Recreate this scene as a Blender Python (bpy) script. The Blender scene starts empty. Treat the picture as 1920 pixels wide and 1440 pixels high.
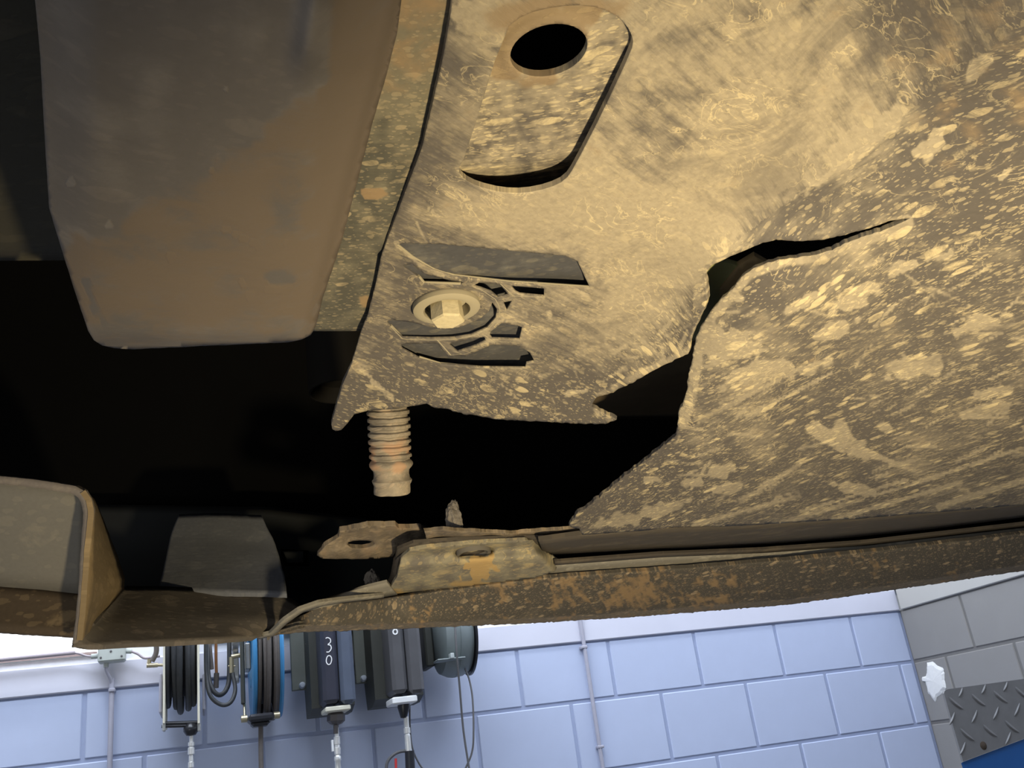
import bpy, math, random
import numpy as np
from mathutils import Vector, Matrix, noise
from mathutils.geometry import delaunay_2d_cdt

# ------------------------------------------------------------------ camera
FPX = 1792.9
PITCH, ROLL, YAW = 0.3771, -0.1382, 0.3414
ZC = 1.45
S = 0.42                      # one wall block is 0.42 m long
WALL_Y = 9.4873 * S
CORNER_X = (8.6885 - 0.974) * S
def rz(v, a):
    c, s = math.cos(a), math.sin(a)
    return np.array([c * v[0] - s * v[1], s * v[0] + c * v[1], v[2]])
_s = np.array([1., 0, 0]); _u = np.array([0, -math.sin(PITCH), math.cos(PITCH)]); _f = np.array([0, math.cos(PITCH), math.sin(PITCH)])
CR = rz(math.cos(ROLL) * _s + math.sin(ROLL) * _u, -YAW)
CU = rz(-math.sin(ROLL) * _s + math.cos(ROLL) * _u, -YAW)
CF = rz(_f, -YAW)
CP = np.array([0, 0, ZC])
GS = rz(np.array([1., 0, 0]), -YAW)      # horizontal right of the heading
GF = rz(np.array([0, 1., 0]), -YAW)      # horizontal heading
sc = bpy.context.scene
cd = bpy.data.cameras.new('camera'); cam = bpy.data.objects.new('camera', cd); sc.collection.objects.link(cam)
M = Matrix((tuple(CR) + (0,), tuple(CU) + (0,), tuple(-CF) + (0,), (0, 0, 0, 1))).transposed()
M.translation = Vector(CP)
cam.matrix_world = M
cd.sensor_fit = 'HORIZONTAL'; cd.sensor_width = 36; cd.lens = 36 * FPX / 1920
cd.clip_start = 0.01; cd.clip_end = 100
sc.camera = cam

# ------------------------------------------------------------------ light and exposure
w = bpy.data.worlds.new('world'); sc.world = w; w.use_nodes = True
w.node_tree.nodes['Background'].inputs[0].default_value = (0.80, 0.88, 1.0, 1)
w.node_tree.nodes['Background'].inputs[1].default_value = 0.28
sc.view_settings.view_transform = 'Standard'; sc.view_settings.look = 'None'
sc.view_settings.exposure = 0; sc.view_settings.gamma = 1; sc.view_settings.use_curve_mapping = False
sc.cycles.max_bounces = 6
def D(px, py):
    return (CF + CR * ((px - 960) / FPX) + CU * ((720 - py) / FPX))
def U(px, py, t=None, z=None, X=None, Y=None):
    d = D(px, py)
    if z is not None: t = z / d[2]
    if X is not None: t = (X - CP[0]) / d[0]
    if Y is not None: t = (Y - CP[1]) / d[1]
    return CP + d * t
def light(name, kind, loc, aim, power, color, size=0.1, size_y=None, spot=None, blend=0.5):
    l = bpy.data.lights.new(name, kind); l.energy = power; l.color = color
    if kind == 'AREA':
        l.size = size
        if size_y: l.shape = 'RECTANGLE'; l.size_y = size_y
    else: l.shadow_soft_size = size
    if kind == 'SPOT': l.spot_size = spot; l.spot_blend = blend
    o = bpy.data.objects.new(name, l); sc.collection.objects.link(o); o.location = Vector(loc)
    o.rotation_euler = (Vector(aim) - Vector(loc)).to_track_quat('-Z', 'Y').to_euler()
    return o
def G(s, g, z): return CP + GS * s + GF * g + np.array([0, 0, z])
# hand lamp the mechanic holds under the car
light('work_lamp', 'SPOT', G(0.16, 0.06, -0.25), U(1230, 800, z=.145), 25, (1.0, 0.80, 0.47), 0.02, spot=math.radians(83), blend=1.0)
light('underside_fill', 'AREA', G(-1.3, -1.6, -0.5), G(0, .5, .1), 17, (1.0, 0.96, 0.90), 1.4, 1.0)  # unseen fill light added behind the camera to brighten the underside
# unseen area lights added overhead for the back wall and its white top
light('back_wall_fill', 'AREA', (0.4, 1.9, 4.45), (0.9, WALL_Y, 1.3), 175, (0.78, 0.86, 1.0), 4.5, 1.2)
light('upper_wall_fill', 'AREA', (0.4, 3.2, 4.3), (0.4, 3.9, 2.4), 60, (0.95, 0.97, 1.0), 4.5, 0.3)  # added to blow out the upper wall

# ------------------------------------------------------------------ materials
MATS = {}
class NT:
    def __init__(s, name):
        s.m = bpy.data.materials.new(name); s.m.use_nodes = True
        s.t = s.m.node_tree; s.b = s.t.nodes['Principled BSDF']
    def n(s, kind, **kw):
        nd = s.t.nodes.new(kind)
        for k, v in kw.items():
            if k.startswith('_'): setattr(nd, k[1:], v)
        return nd
    def set(s, sock, v):
        if isinstance(v, bpy.types.NodeSocket): s.t.links.new(v, sock)
        else: sock.default_value = v
    def math(s, op, a, b=0.0, c=0.0, clamp=False):
        nd = s.n('ShaderNodeMath', _operation=op, _use_clamp=clamp)
        s.set(nd.inputs[0], a); s.set(nd.inputs[1], b); s.set(nd.inputs[2], c)
        return nd.outputs[0]
    def mix(s, f, a, b):
        nd = s.n('ShaderNodeMix', _data_type='RGBA')
        s.set(nd.inputs[0], f); s.set(nd.inputs[6], a); s.set(nd.inputs[7], b)
        return nd.outputs[2]
    def noise(s, vec, scale, detail=4, rough=0.6, dist=0.0):
        nd = s.n('ShaderNodeTexNoise'); s.set(nd.inputs['Vector'], vec)
        nd.inputs['Scale'].default_value = scale; nd.inputs['Detail'].default_value = detail
        nd.inputs['Roughness'].default_value = rough; nd.inputs['Distortion'].default_value = dist
        return nd.outputs['Fac'], nd.outputs['Color']
    def ramp(s, f, a, b):
        nd = s.n('ShaderNodeMapRange', _interpolation_type='SMOOTHSTEP')
        s.set(nd.inputs[0], f); nd.inputs[1].default_value = a; nd.inputs[2].default_value = b
        return nd.outputs[0]
    def coord(s, kind='Object'):
        return s.n('ShaderNodeTexCoord').outputs[kind]
    def mapping(s, vec, rot=0.0, scale=(1, 1, 1)):
        nd = s.n('ShaderNodeMapping'); s.set(nd.inputs[0], vec)
        nd.inputs['Rotation'].default_value = (0, 0, rot); nd.inputs['Scale'].default_value = scale
        return nd.outputs[0]
    def spots(s, vec, scale, thr, soft=0.05, rnd=0.8, distort=0.35):
        """round blots: voronoi cells whose radius varies from cell to cell"""
        _, nc = s.noise(vec, scale * 1.7, 2)
        va = s.n('ShaderNodeVectorMath', _operation='MULTIPLY_ADD')
        s.set(va.inputs[0], nc); va.inputs[1].default_value = (distort / scale,) * 3; s.set(va.inputs[2], vec)
        vo = s.n('ShaderNodeTexVoronoi'); vo.voronoi_dimensions = '2D'; s.set(vo.inputs['Vector'], va.outputs[0]); vo.inputs['Scale'].default_value = scale
        sep = s.n('ShaderNodeSeparateColor'); s.t.links.new(vo.outputs['Color'], sep.inputs[0])
        r = s.math('MULTIPLY', s.math('POWER', sep.outputs[0], 2.0), thr)
        r = s.math('ADD', r, thr * (1 - rnd) - thr * 0.25)
        d = s.math('SUBTRACT', r, vo.outputs['Distance'])
        return s.ramp(d, 0.0, soft)
    def bump(s, h, strength=0.3, dist=0.002):
        nd = s.n('ShaderNodeBump'); s.set(nd.inputs['Height'], h)
        nd.inputs['Strength'].default_value = strength; nd.inputs['Distance'].default_value = dist
        s.t.links.new(nd.outputs[0], s.b.inputs['Normal'])
    def done(s, col, rough=0.7, metal=0.0, spec=0.5):
        s.set(s.b.inputs['Base Color'], col); s.set(s.b.inputs['Roughness'], rough)
        s.b.inputs['Metallic'].default_value = metal; s.b.inputs['Specular IOR Level'].default_value = spec
        return s.m

def c4(c): return (c[0], c[1], c[2], 1)
def simple(name, col, rough=0.6, metal=0.0, var=0.12, scale=40, bump=0.0, spec=0.5):
    if name in MATS: return MATS[name]
    t = NT(name); co = t.coord()
    f, _ = t.noise(co, scale, 5)
    dark = tuple(x * (1 - var) for x in col); lite = tuple(min(1, x * (1 + var)) for x in col)
    if bump: t.bump(f, bump, 0.002)
    MATS[name] = t.done(t.mix(f, c4(dark), c4(lite)), rough, metal, spec)
    return MATS[name]

def dirty(name, base, mud, mud2, angle=0.0, stretch=3.0, scale=150, film=0.5, spot=0.5, fine=0.5, rough=0.75, rust=None, streak=0.3, spec=0.25, vein=0.0):
    """plastic or steel under road dirt. Vertex paint 'paint': R adds dirt film, G adds rusty/brown mud, B keeps it clean; some masks also carry light and shade"""
    if name in MATS: return MATS[name]
    t = NT(name); uv = t.n('ShaderNodeUVMap').outputs[0]
    at = t.n('ShaderNodeAttribute'); at.attribute_name = 'paint'
    sp = t.n('ShaderNodeSeparateColor'); t.t.links.new(at.outputs['Color'], sp.inputs[0])
    R, Gc, B = sp.outputs
    big, _ = t.noise(uv, 14, 6, 0.62, 0.6)
    med, _ = t.noise(uv, 75, 6, 0.66, 0.4)
    sm, _ = t.noise(uv, 420, 4, 0.6)
    rot = t.mapping(uv, -angle)
    vs = t.mapping(rot, 0, (1.0 / stretch, 1, 1))
    stk, _ = t.noise(t.mapping(rot, 0, (0.12, 1, 1)), 330, 5, 0.62)
    s1 = t.spots(vs, scale, 0.46)
    s2 = t.spots(t.mapping(vs, 0.2), scale * 2.3, 0.42)
    s3 = t.spots(t.mapping(vs, -0.15), scale * 0.42, 0.24, 0.03, distort=0.6)
    gate = t.ramp(med, 0.40, 0.62)
    s4 = t.spots(t.mapping(vs, 0.35), scale * 4.6, 0.40)
    # film of dried dust
    fl = t.math('ADD', t.math('MULTIPLY', big, 0.55), t.math('MULTIPLY', med, 0.75))
    fl = t.math('ADD', fl, t.math('MULTIPLY', t.math('SUBTRACT', stk, 0.5), streak * 2))
    fl = t.math('ADD', fl, t.math('MULTIPLY', t.math('SUBTRACT', R, 0.5), 1.3))
    fl = t.ramp(fl, 0.62 - film * 0.45, 1.12 - film * 0.25)
    keep = t.math('SUBTRACT', 1.0, B, clamp=True)
    fl = t.math('MULTIPLY', fl, t.math('SUBTRACT', 1.0, t.math('MULTIPLY', B, 0.85)))
    col = t.mix(t.math('MULTIPLY', fl, 0.85), c4(base), c4(mud2))
    col = t.mix(t.math('MULTIPLY', t.ramp(sm, 0.35, 0.7), fine * 0.35), col, c4(tuple(x * 0.45 for x in base)))
    sall = t.math('MAXIMUM', t.math('MULTIPLY', s1, gate), t.math('MULTIPLY', s2, 0.5))
    sall = t.math('MAXIMUM', sall, t.math('MULTIPLY', s3, t.ramp(med, 0.45, 0.6)))
    sall = t.math('MAXIMUM', sall, t.math('MULTIPLY', s4, 0.45))
    sall = t.math('MULTIPLY', t.math('MULTIPLY', sall, keep), t.math('MULTIPLY', at.outputs['Alpha'], spot))
    col = t.mix(sall, col, c4(mud))
    if vein:
        vn, _ = t.noise(t.mapping(rot, 0, (0.55, 1, 1)), 95, 4, 0.55, 1.6)
        vm = t.math('SUBTRACT', 1.0, t.ramp(t.math('ABSOLUTE', t.math('SUBTRACT', vn, 0.5)), 0.0, 0.022))
        vg, _ = t.noise(uv, 38, 3, 0.5)
        vm = t.math('MULTIPLY', t.math('MULTIPLY', vm, t.ramp(vg, 0.46, 0.60)), t.math('MULTIPLY', keep, vein))
        col = t.mix(vm, col, c4(mud))
        pg, _ = t.noise(uv, 26, 5, 0.7, 0.8)
        col = t.mix(t.math('MULTIPLY', t.ramp(pg, 0.48, 0.66), 0.5), col, c4(base))
    if rust:
        rm = t.ramp(t.math('ADD', t.math('MULTIPLY', Gc, 0.9), t.math('SUBTRACT', med, 0.5)), 0.25, 0.6)
        col = t.mix(t.math('MULTIPLY', rm, 0.85), col, c4(rust))
    h = t.math('ADD', t.math('MULTIPLY', sall, 0.6), t.math('ADD', t.math('MULTIPLY', fl, 0.4), t.math('MULTIPLY', stk, streak)))
    t.bump(h, 0.35, 0.0012)
    MATS[name] = t.done(col, rough, 0.0, spec)
    return MATS[name]

# ------------------------------------------------------------------ object helpers
def link(o, parent=None):
    sc.collection.objects.link(o)
    if parent is not None: o.parent = parent
    return o
def wloc(o):
    v = Vector((0, 0, 0))
    while o is not None: v = v + o.location; o = o.parent
    return v
def tag(o, label=None, cat=None, group=None, kind=None):
    if label: o['label'] = label
    if cat: o['category'] = cat
    if group: o['group'] = group
    if kind: o['kind'] = kind
    return o
def empty(name, loc, label, cat, group=None):
    o = bpy.data.objects.new(name, None); o.location = Vector(loc); o.empty_display_size = 0.05
    return tag(link(o), label, cat, group)
def meshobj(name, V, F, mat, parent=None, smooth=False, label=None, uvframe=None, paint=None, origin=None):
    """V world coordinates; the object's origin goes to the middle of its points"""
    V = np.asarray(V, float)
    org = V.mean(axis=0) if origin is None else np.asarray(origin, float)
    me = bpy.data.meshes.new(name)
    me.from_pydata([tuple(v) for v in (V - org)], [], [tuple(int(i) for i in f) for f in F]); me.update()
    if smooth: me.shade_smooth() if hasattr(me, 'shade_smooth') else None
    me.materials.append(mat)
    if uvframe is not None:
        e1, e2 = uvframe
        uvl = me.uv_layers.new(name='UVMap')
        li = np.empty(len(me.loops), int); me.loops.foreach_get('vertex_index', li)
        P = V[li] - CP
        uv = np.stack([P @ e1, P @ e2], 1).astype(np.float32)
        uvl.data.foreach_set('uv', uv.ravel())
    if paint is not None:
        a = me.color_attributes.new('paint', 'FLOAT_COLOR', 'POINT')
        pc = (paint if paint.shape[1] == 4 else np.concatenate([paint, np.ones((len(paint), 1))], 1)).astype(np.float32)
        a.data.foreach_set('color', pc.ravel())
    o = bpy.data.objects.new(name, me)
    p = wloc(parent) if parent is not None else Vector((0, 0, 0))
    o.location = Vector(org) - p
    link(o, parent)
    if label: o['label'] = label
    return o

def pip(P, poly):
    x, y = P[:, 0], P[:, 1]; ins = np.zeros(len(P), bool); n = len(poly)
    for i in range(n):
        x0, y0 = poly[i]; x1, y1 = poly[(i + 1) % n]
        if y0 == y1: continue
        c = ((y0 > y) != (y1 > y)) & (x < (x1 - x0) * (y - y0) / (y1 - y0) + x0)
        ins ^= c
    return ins
def densify(poly, step, jag=0.0, seed=0, closed=True):
    out = []; n = len(poly); rnd = random.Random(seed)
    for i in range(n if closed else n - 1):
        a = np.array(poly[i], float); b = np.array(poly[(i + 1) % n], float)
        k = max(1, int(np.linalg.norm(b - a) / step))
        nrm = np.array([-(b - a)[1], (b - a)[0]]) / (np.linalg.norm(b - a) + 1e-9)
        for j in range(k):
            p = a + (b - a) * j / k
            if jag:
                q = noise.noise(Vector((p[0] * .09, p[1] * .09, seed))) + 0.6 * noise.noise(Vector((p[0] * .31, p[1] * .31, seed + 3)))
                p = p + nrm * jag * q
            out.append(tuple(p))
    if not closed: out.append(tuple(poly[-1]))
    return out
def smooth_poly(poly, it=2):
    for _ in range(it):
        q = []; n = len(poly)
        for i in range(n):
            a = np.array(poly[i], float); b = np.array(poly[(i + 1) % n], float)
            q += [tuple(a * .75 + b * .25), tuple(a * .25 + b * .75)]
        poly = q
    return poly
def unproj(P2, Z):
    """points of the picture onto a surface of height Z above the camera"""
    d = CF[None] + CR[None] * ((P2[:, 0:1] - 960) / FPX) + CU[None] * ((720 - P2[:, 1:2]) / FPX)
    return CP[None] + d * (Z / d[:, 2])[:, None]
def unproj_t(P2, T):
    d = CF[None] + CR[None] * ((P2[:, 0:1] - 960) / FPX) + CU[None] * ((720 - P2[:, 1:2]) / FPX)
    return CP[None] + d * T[:, None]
def vnormals(V, F):
    N = np.zeros_like(V); T = np.array(F)
    n = np.cross(V[T[:, 1]] - V[T[:, 0]], V[T[:, 2]] - V[T[:, 0]])
    for k in range(3): np.add.at(N, T[:, k], n)
    return N / (np.linalg.norm(N, axis=1, keepdims=True) + 1e-12)
def tri_region(polys_in, holes, step):
    """triangles of a polygon with holes, with inner grid points"""
    rings = [densify(polys_in, step)] + [densify(h, step) for h in holes]
    pts = []; edges = []
    for r in rings:
        b = len(pts); pts += r; edges += [(b + i, b + (i + 1) % len(r)) for i in range(len(r))]
    A = np.array(polys_in); x0, y0 = A.min(0); x1, y1 = A.max(0)
    gx, gy = np.meshgrid(np.arange(x0 + step / 2, x1, step), np.arange(y0 + step / 2, y1, step))
    gx[1::2] += step / 2
    g = np.stack([gx.ravel(), gy.ravel()], 1)
    k = pip(g, rings[0])
    for r in rings[1:]: k &= ~pip(g, r)
    g = g[k]
    bd = np.array(pts); keep = np.ones(len(g), bool)
    for i in range(0, len(g), 4000):
        d = ((g[i:i + 4000, None] - bd[None]) ** 2).sum(-1).min(1); keep[i:i + 4000] = d > (step * .5) ** 2
    pts += [tuple(p) for p in g[keep]]
    res = delaunay_2d_cdt([Vector(p) for p in pts], edges, [], 0, 1e-5)
    V = np.array([tuple(v) for v in res[0]]); F = np.array([f for f in res[2]])
    c = V[F].mean(1); k = pip(c, rings[0])
    for r in rings[1:]: k &= ~pip(c, r)
    return V, F[k]
def sheet(name, outline, zfun, mat, parent, thick=0.002, holes=(), step=12, paint=None, label=None, tfun=None, uvf=None, smooth=True, uvrot=None):
    """a moulded plate: outline on a surface given by its height above the camera, with real thickness and edges"""
    P, F = tri_region(outline, holes, step)
    if tfun is not None: V = unproj_t(P, tfun(P))
    else: V = unproj(P, zfun(P))
    N = vnormals(V, F); away = V - CP
    flip = ((N * away).sum(1).mean() < 0)
    if flip: N = -N
    else: F = F[:, ::-1]
    n = len(V); th = thick(P) if callable(thick) else np.full(n, thick)
    VB = V + N * th[:, None]
    E = {}
    for f in F:
        for a, b in ((f[0], f[1]), (f[1], f[2]), (f[2], f[0])):
            E[(a, b)] = E.get((a, b), 0) + 1
    faces = [tuple(f) for f in F] + [tuple(n + i for i in f[::-1]) for f in F]
    for (a, b) in E:
        if (b, a) not in E: faces.append((b, a, n + a, n + b))
    VV = np.concatenate([V, VB])
    pc = paint(P) if paint is not None else np.zeros((n, 3))
    pc = np.concatenate([pc, pc])
    if uvf is None:
        m = V.mean(0); nn = N.mean(0); nn /= np.linalg.norm(nn)
        e1 = GS - nn * (GS @ nn); e1 /= np.linalg.norm(e1); uvf = (e1, np.cross(nn, e1))
    o = meshobj(name, VV, faces, mat, parent, False, label, uvf, pc)
    if uvrot is not None:
        me = o.data; P4 = np.concatenate([P, P]); ang = []
        for p in me.polygons:
            ang += [uvrot(P4[list(p.vertices)].mean(0))] * p.loop_total
        uv = np.empty(2 * len(me.loops), np.float32); me.uv_layers[0].data.foreach_get('uv', uv); uv = uv.reshape(-1, 2)
        a = -np.array(ang); uv = np.stack([uv[:, 0] * np.cos(a) - uv[:, 1] * np.sin(a), uv[:, 0] * np.sin(a) + uv[:, 1] * np.cos(a)], 1).astype(np.float32)
        me.uv_layers[0].data.foreach_set('uv', uv.ravel())
    if smooth:
        me = o.data
        fl = np.zeros(len(me.polygons), bool); fl[:2 * len(F)] = True
        me.polygons.foreach_set('use_smooth', fl)
    return o
def resample(pl, n):
    pl = np.array(pl, float); d = np.r_[0, np.cumsum(np.linalg.norm(np.diff(pl[:, :2], axis=0), axis=1))]
    t = np.linspace(0, d[-1], n)
    return np.stack([np.interp(t, d, pl[:, k]) for k in range(pl.shape[1])], 1)
def loft(name, rows, mat, parent, n=60, sub=4, thick=0.003, wob=0.0, label=None, paint=None, mode='z', seed=1, smooth=True, edge=0.0):
    """skin over polylines (px, py, height) running along the piece"""
    R = [resample(r, n) for r in rows]
    rows2 = []
    for i in range(len(R) - 1):
        for k in range(sub): rows2.append(R[i] * (1 - k / sub) + R[i + 1] * (k / sub))
    rows2.append(R[-1])
    A = np.array(rows2)                       # (m, n, 3)
    m = len(A)
    W = A.reshape(-1, 3)
    V = unproj(W[:, :2], W[:, 2]) if mode == 'z' else unproj_t(W[:, :2], W[:, 2])
    if wob:
        for i, v in enumerate(V):
            V[i] = v + np.array(noise.noise_vector(Vector(v * 60 + seed))) * wob + np.array(noise.noise_vector(Vector(v * 260 + seed))) * wob * .5
    if edge:
        for j in range(n):
            q = noise.noise(Vector((j * .9, seed, 0))) + .6 * noise.noise(Vector((j * .31, seed, 5)))
            V[(m - 1) * n + j] += CU * edge * q
    F = []
    for i in range(m - 1):
        for j in range(n - 1):
            a = i * n + j; F += [(a, a + 1, a + n + 1), (a, a + n + 1, a + n)]
    F = np.array(F); N = vnormals(V, F)
    if ((N * (V - CP)).sum(1).mean() < 0): N = -N
    else: F = F[:, ::-1]
    k = len(V); VV = np.concatenate([V, V + N * thick])
    E = set()
    for f in F:
        E |= {(f[0], f[1]), (f[1], f[2]), (f[2], f[0])}
    faces = [tuple(f) for f in F] + [tuple(k + i for i in f[::-1]) for f in F] + [(b, a, k + a, k + b) for (a, b) in E if (b, a) not in E]
    pc = paint(W) if paint is not None else np.zeros((k, 3)); pc = np.concatenate([pc, pc])
    nn = N.mean(0); nn /= np.linalg.norm(nn); e1 = GS - nn * (GS @ nn); e1 /= np.linalg.norm(e1)
    o = meshobj(name, VV, faces, mat, parent, False, label, (e1, np.cross(nn, e1)), pc)
    if smooth:
        fl = np.zeros(len(o.data.polygons), bool); fl[:2 * len(F)] = True
        o.data.polygons.foreach_set('use_smooth', fl)
    return o

class MB:
    """collects solids in one mesh (world or local coordinates)"""
    def __init__(s): s.V = []; s.F = []
    def add(s, V, F):
        b = len(s.V); s.V += [tuple(v) for v in V]; s.F += [tuple(i + b for i in f) for f in F]; return s
    def box(s, c, size, rotz=0.0, bev=0.0, M3=None):
        x, y, z = [q / 2 for q in size]
        b = min(bev, x * .9, y * .9, z * .9)
        if b > 0:
            V = []; 
            for sx in (-1, 1):
                for sy in (-1, 1):
                    for sz in (-1, 1):
                        V += [(sx * (x - b), sy * (y - b), sz * z), (sx * (x - b), sy * y, sz * (z - b)), (sx * x, sy * (y - b), sz * (z - b))]
            import bmesh
            bm = bmesh.new(); vs = [bm.verts.new(v) for v in V]; bmesh.ops.convex_hull(bm, input=vs)
            bm.verts.index_update(); V = [tuple(v.co) for v in bm.verts]; F = [tuple(v.index for v in f.verts) for f in bm.faces]; bm.free()
        else:
            V = [(sx * x, sy * y, sz * z) for sx in (-1, 1) for sy in (-1, 1) for sz in (-1, 1)]
            F = [(0, 1, 3, 2), (4, 6, 7, 5), (0, 4, 5, 1), (2, 3, 7, 6), (0, 2, 6, 4), (1, 5, 7, 3)]
        cz, sz_ = math.cos(rotz), math.sin(rotz)
        O = []
        for v in V:
            if M3 is not None: v = M3 @ np.array(v)
            O.append((c[0] + cz * v[0] - sz_ * v[1], c[1] + sz_ * v[0] + cz * v[1], c[2] + v[2]))
        return s.add(O, F)
    def tube(s, pts, r, n=10, caps=True):
        P = [np.array(p, float) for p in pts]; rs = r if hasattr(r, '__len__') else [r] * len(P)
        V = []; F = []; ref = None
        for i, p in enumerate(P):
            a = P[max(0, i - 1)]; b = P[min(len(P) - 1, i + 1)]
            d = (b - a) / (np.linalg.norm(b - a) + 1e-12)
            if ref is None:
                ref = np.array([0, 0, 1.]) if abs(d[2]) < .9 else np.array([1., 0, 0])
            u = ref - d * (ref @ d); u /= np.linalg.norm(u); v = np.cross(d, u); ref = u
            for k in range(n):
                t = 2 * math.pi * k / n; V.append(p + (u * math.cos(t) + v * math.sin(t)) * rs[i])
        for i in range(len(P) - 1):
            for k in range(n):
                a = i * n + k; b = i * n + (k + 1) % n; F.append((a, b, b + n, a + n))
        if caps:
            F.append(tuple(range(n))[::-1]); F.append(tuple((len(P) - 1) * n + k for k in range(n)))
        return s.add(V, F)
    def lathe(s, prof, c, axis, n=32, closed=False):
        """prof: (radius, along axis)"""
        ax = np.array(axis, float); ax /= np.linalg.norm(ax)
        r = np.array([0, 0, 1.]) if abs(ax[2]) < .9 else np.array([1., 0, 0])
        u = r - ax * (r @ ax); u /= np.linalg.norm(u); v = np.cross(ax, u)
        V = [np.array(c) + ax * h + (u * math.cos(2 * math.pi * k / n) + v * math.sin(2 * math.pi * k / n)) * rr for rr, h in prof for k in range(n)]
        F = []; m = len(prof)
        for i in range(m if closed else m - 1):
            for k in range(n):
                a = i * n + k; b = i * n + (k + 1) % n; j = ((i + 1) % m - i) * n; F.append((a, b, b + j, a + j))
        return s.add(V, F)
    def prism(s, pts, z0, z1, frame):
        """pts in a plane frame (origin, ex, ey, ez)"""
        o, ex, ey, ez = [np.array(q, float) for q in frame]; n = len(pts)
        V = [o + ex * x + ey * y + ez * z0 for x, y in pts] + [o + ex * x + ey * y + ez * z1 for x, y in pts]
        F = [tuple(range(n)), tuple(range(2 * n - 1, n - 1, -1))] + [(i, i + n, (i + 1) % n + n, (i + 1) % n) for i in range(n)]
        return s.add(V, F)
    def build(s, name, mat, parent=None, smooth=False, label=None, origin=None):
        import bmesh
        o = meshobj(name, s.V, s.F, mat, parent, False, label, None, None, origin)
        bm = bmesh.new(); bm.from_mesh(o.data); bmesh.ops.recalc_face_normals(bm, faces=bm.faces)
        if smooth:
            for f in bm.faces: f.smooth = len(f.verts) <= 4
            for e in bm.edges:
                if len(e.link_faces) == 2 and e.calc_face_angle(0) > 0.7: e.smooth = False
        bm.to_mesh(o.data); bm.free()
        return o

# ================================================================== THE ROOM
m_block = simple('pale_blue_block_paint', (0.50, 0.57, 0.76), 0.55, var=0.05, scale=9, bump=0.06)
m_joint = simple('blue_grey_joint_paint', (0.36, 0.42, 0.60), 0.7, var=0.08, scale=30)
m_gblock = simple('grey_side_block', (0.27, 0.262, 0.25), 0.5, var=0.05, scale=9, bump=0.06)  # side wall blocks, greyer and darker than those of the back wall
m_gjoint = simple('grey_side_joint', (0.18, 0.175, 0.168), 0.7, var=0.08)
m_white = simple('white_wall_paint', (0.90, 0.91, 0.94), 0.6, var=0.03)
m_band = simple('lavender_white_beam_paint', (0.68, 0.69, 0.79), 0.5, var=0.05, scale=6)
m_floor = simple('grey_concrete_floor', (0.13, 0.13, 0.13), 0.8, var=0.2, scale=6, bump=0.1)

def struct(mb, name, mat): return tag(mb.build(name, mat), kind='structure')
H0 = ZC + 1.0904 * S; H1 = H0 - 0.5779 * S; BH = 0.6669 * S
XL, YB, ZT = -3.4, -3.0, 4.6
struct(MB().box(((XL + CORNER_X) / 2 + .3, 1.0, -0.05), (CORNER_X - XL + 1.4, 9.0, 0.1)), 'floor', m_floor)
struct(MB().box(((XL + CORNER_X) / 2, 1.0, ZT + 0.05), (CORNER_X - XL + .6, 7.0, 0.1)), 'ceiling', m_white)
JD = 0.005            # depth of the joints
wb = struct(MB().box(((XL + CORNER_X) / 2 + .1, WALL_Y + JD + 0.1, H0 / 2), (CORNER_X - XL + .2, 0.2, H0)), 'wall_back', m_joint)
wr = struct(MB().box((CORNER_X + JD + 0.1, WALL_Y / 2 - .6, H0 / 2), (0.2, WALL_Y + 1.2, H0)), 'wall_right', m_gjoint)
# upper wall and the beam
WX1 = U(184, 1250, Y=WALL_Y)[0]; WX0 = WX1 - 2.2; WZ1 = H0 + 1.5
struct(MB().box(((WX1 + CORNER_X) / 2 + .1, WALL_Y + 0.1, (H0 + .10 + ZT) / 2), (CORNER_X - WX1 + .2, 0.2, ZT - H0 - .10))
       .box(((WX1 + WX0) / 2, WALL_Y + 0.1, (WZ1 + ZT) / 2), (WX1 - WX0, 0.2, ZT - WZ1))
       .box(((WX0 + XL) / 2, WALL_Y + 0.1, (H0 + .10 + ZT) / 2), (WX0 - XL, 0.2, ZT - H0 - .10)), 'wall_upper', m_white)
wt = NT('bright_daylight_pane'); wt.b.inputs['Emission Color'].default_value = (.92, .96, 1, 1); wt.b.inputs['Emission Strength'].default_value = 1.6
win = struct(MB().box(((WX0 + WX1) / 2, WALL_Y + 0.05, H0 + .10 + .012), (WX1 - WX0, 0.09, 0.024)).box(((WX0 + WX1) / 2, WALL_Y + 0.05, WZ1 - .02), (WX1 - WX0, 0.06, 0.04))
      .box((WX0 + .02, WALL_Y + 0.05, (H0 + WZ1) / 2 + .05), (.04, 0.06, WZ1 - H0 - .1)), 'window_1', simple('white_window_frame', (.9, .9, .92), .5))
MB().box(((WX0 + WX1) / 2, WALL_Y + 0.07, (H0 + .13 + WZ1) / 2), (WX1 - WX0 - .01, 0.01, WZ1 - H0 - .15)).build('pane', wt.done((.9, .93, 1, 1), .3), win)
MB().box(((WX0 + WX1) / 2, WALL_Y + 0.0, H0 + .10 + .034), (WX1 - WX0 - .01, 0.02, 0.010)).build('glazing_bead', simple('brown_bead', (.45, .33, .30), .6), win)
struct(MB().box((CORNER_X + 0.1, WALL_Y / 2 - .6, (H0 + .10 + ZT) / 2), (0.2, WALL_Y + 1.2, ZT - H0 - .10)), 'wall_side_upper', m_white)
struct(MB().box(((XL + CORNER_X) / 2, WALL_Y + 0.085, H0 + 0.05), (CORNER_X - XL, 0.19, 0.10), bev=.004), 'trim_1', m_band)
struct(MB().box((CORNER_X + 0.085, WALL_Y / 2 - .6, H0 + 0.05), (0.19, WALL_Y + 1.15, 0.10), bev=.004), 'trim_2', simple('grey_white_side_beam', (0.50, 0.49, 0.46), .5, var=.05, scale=6))

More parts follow.
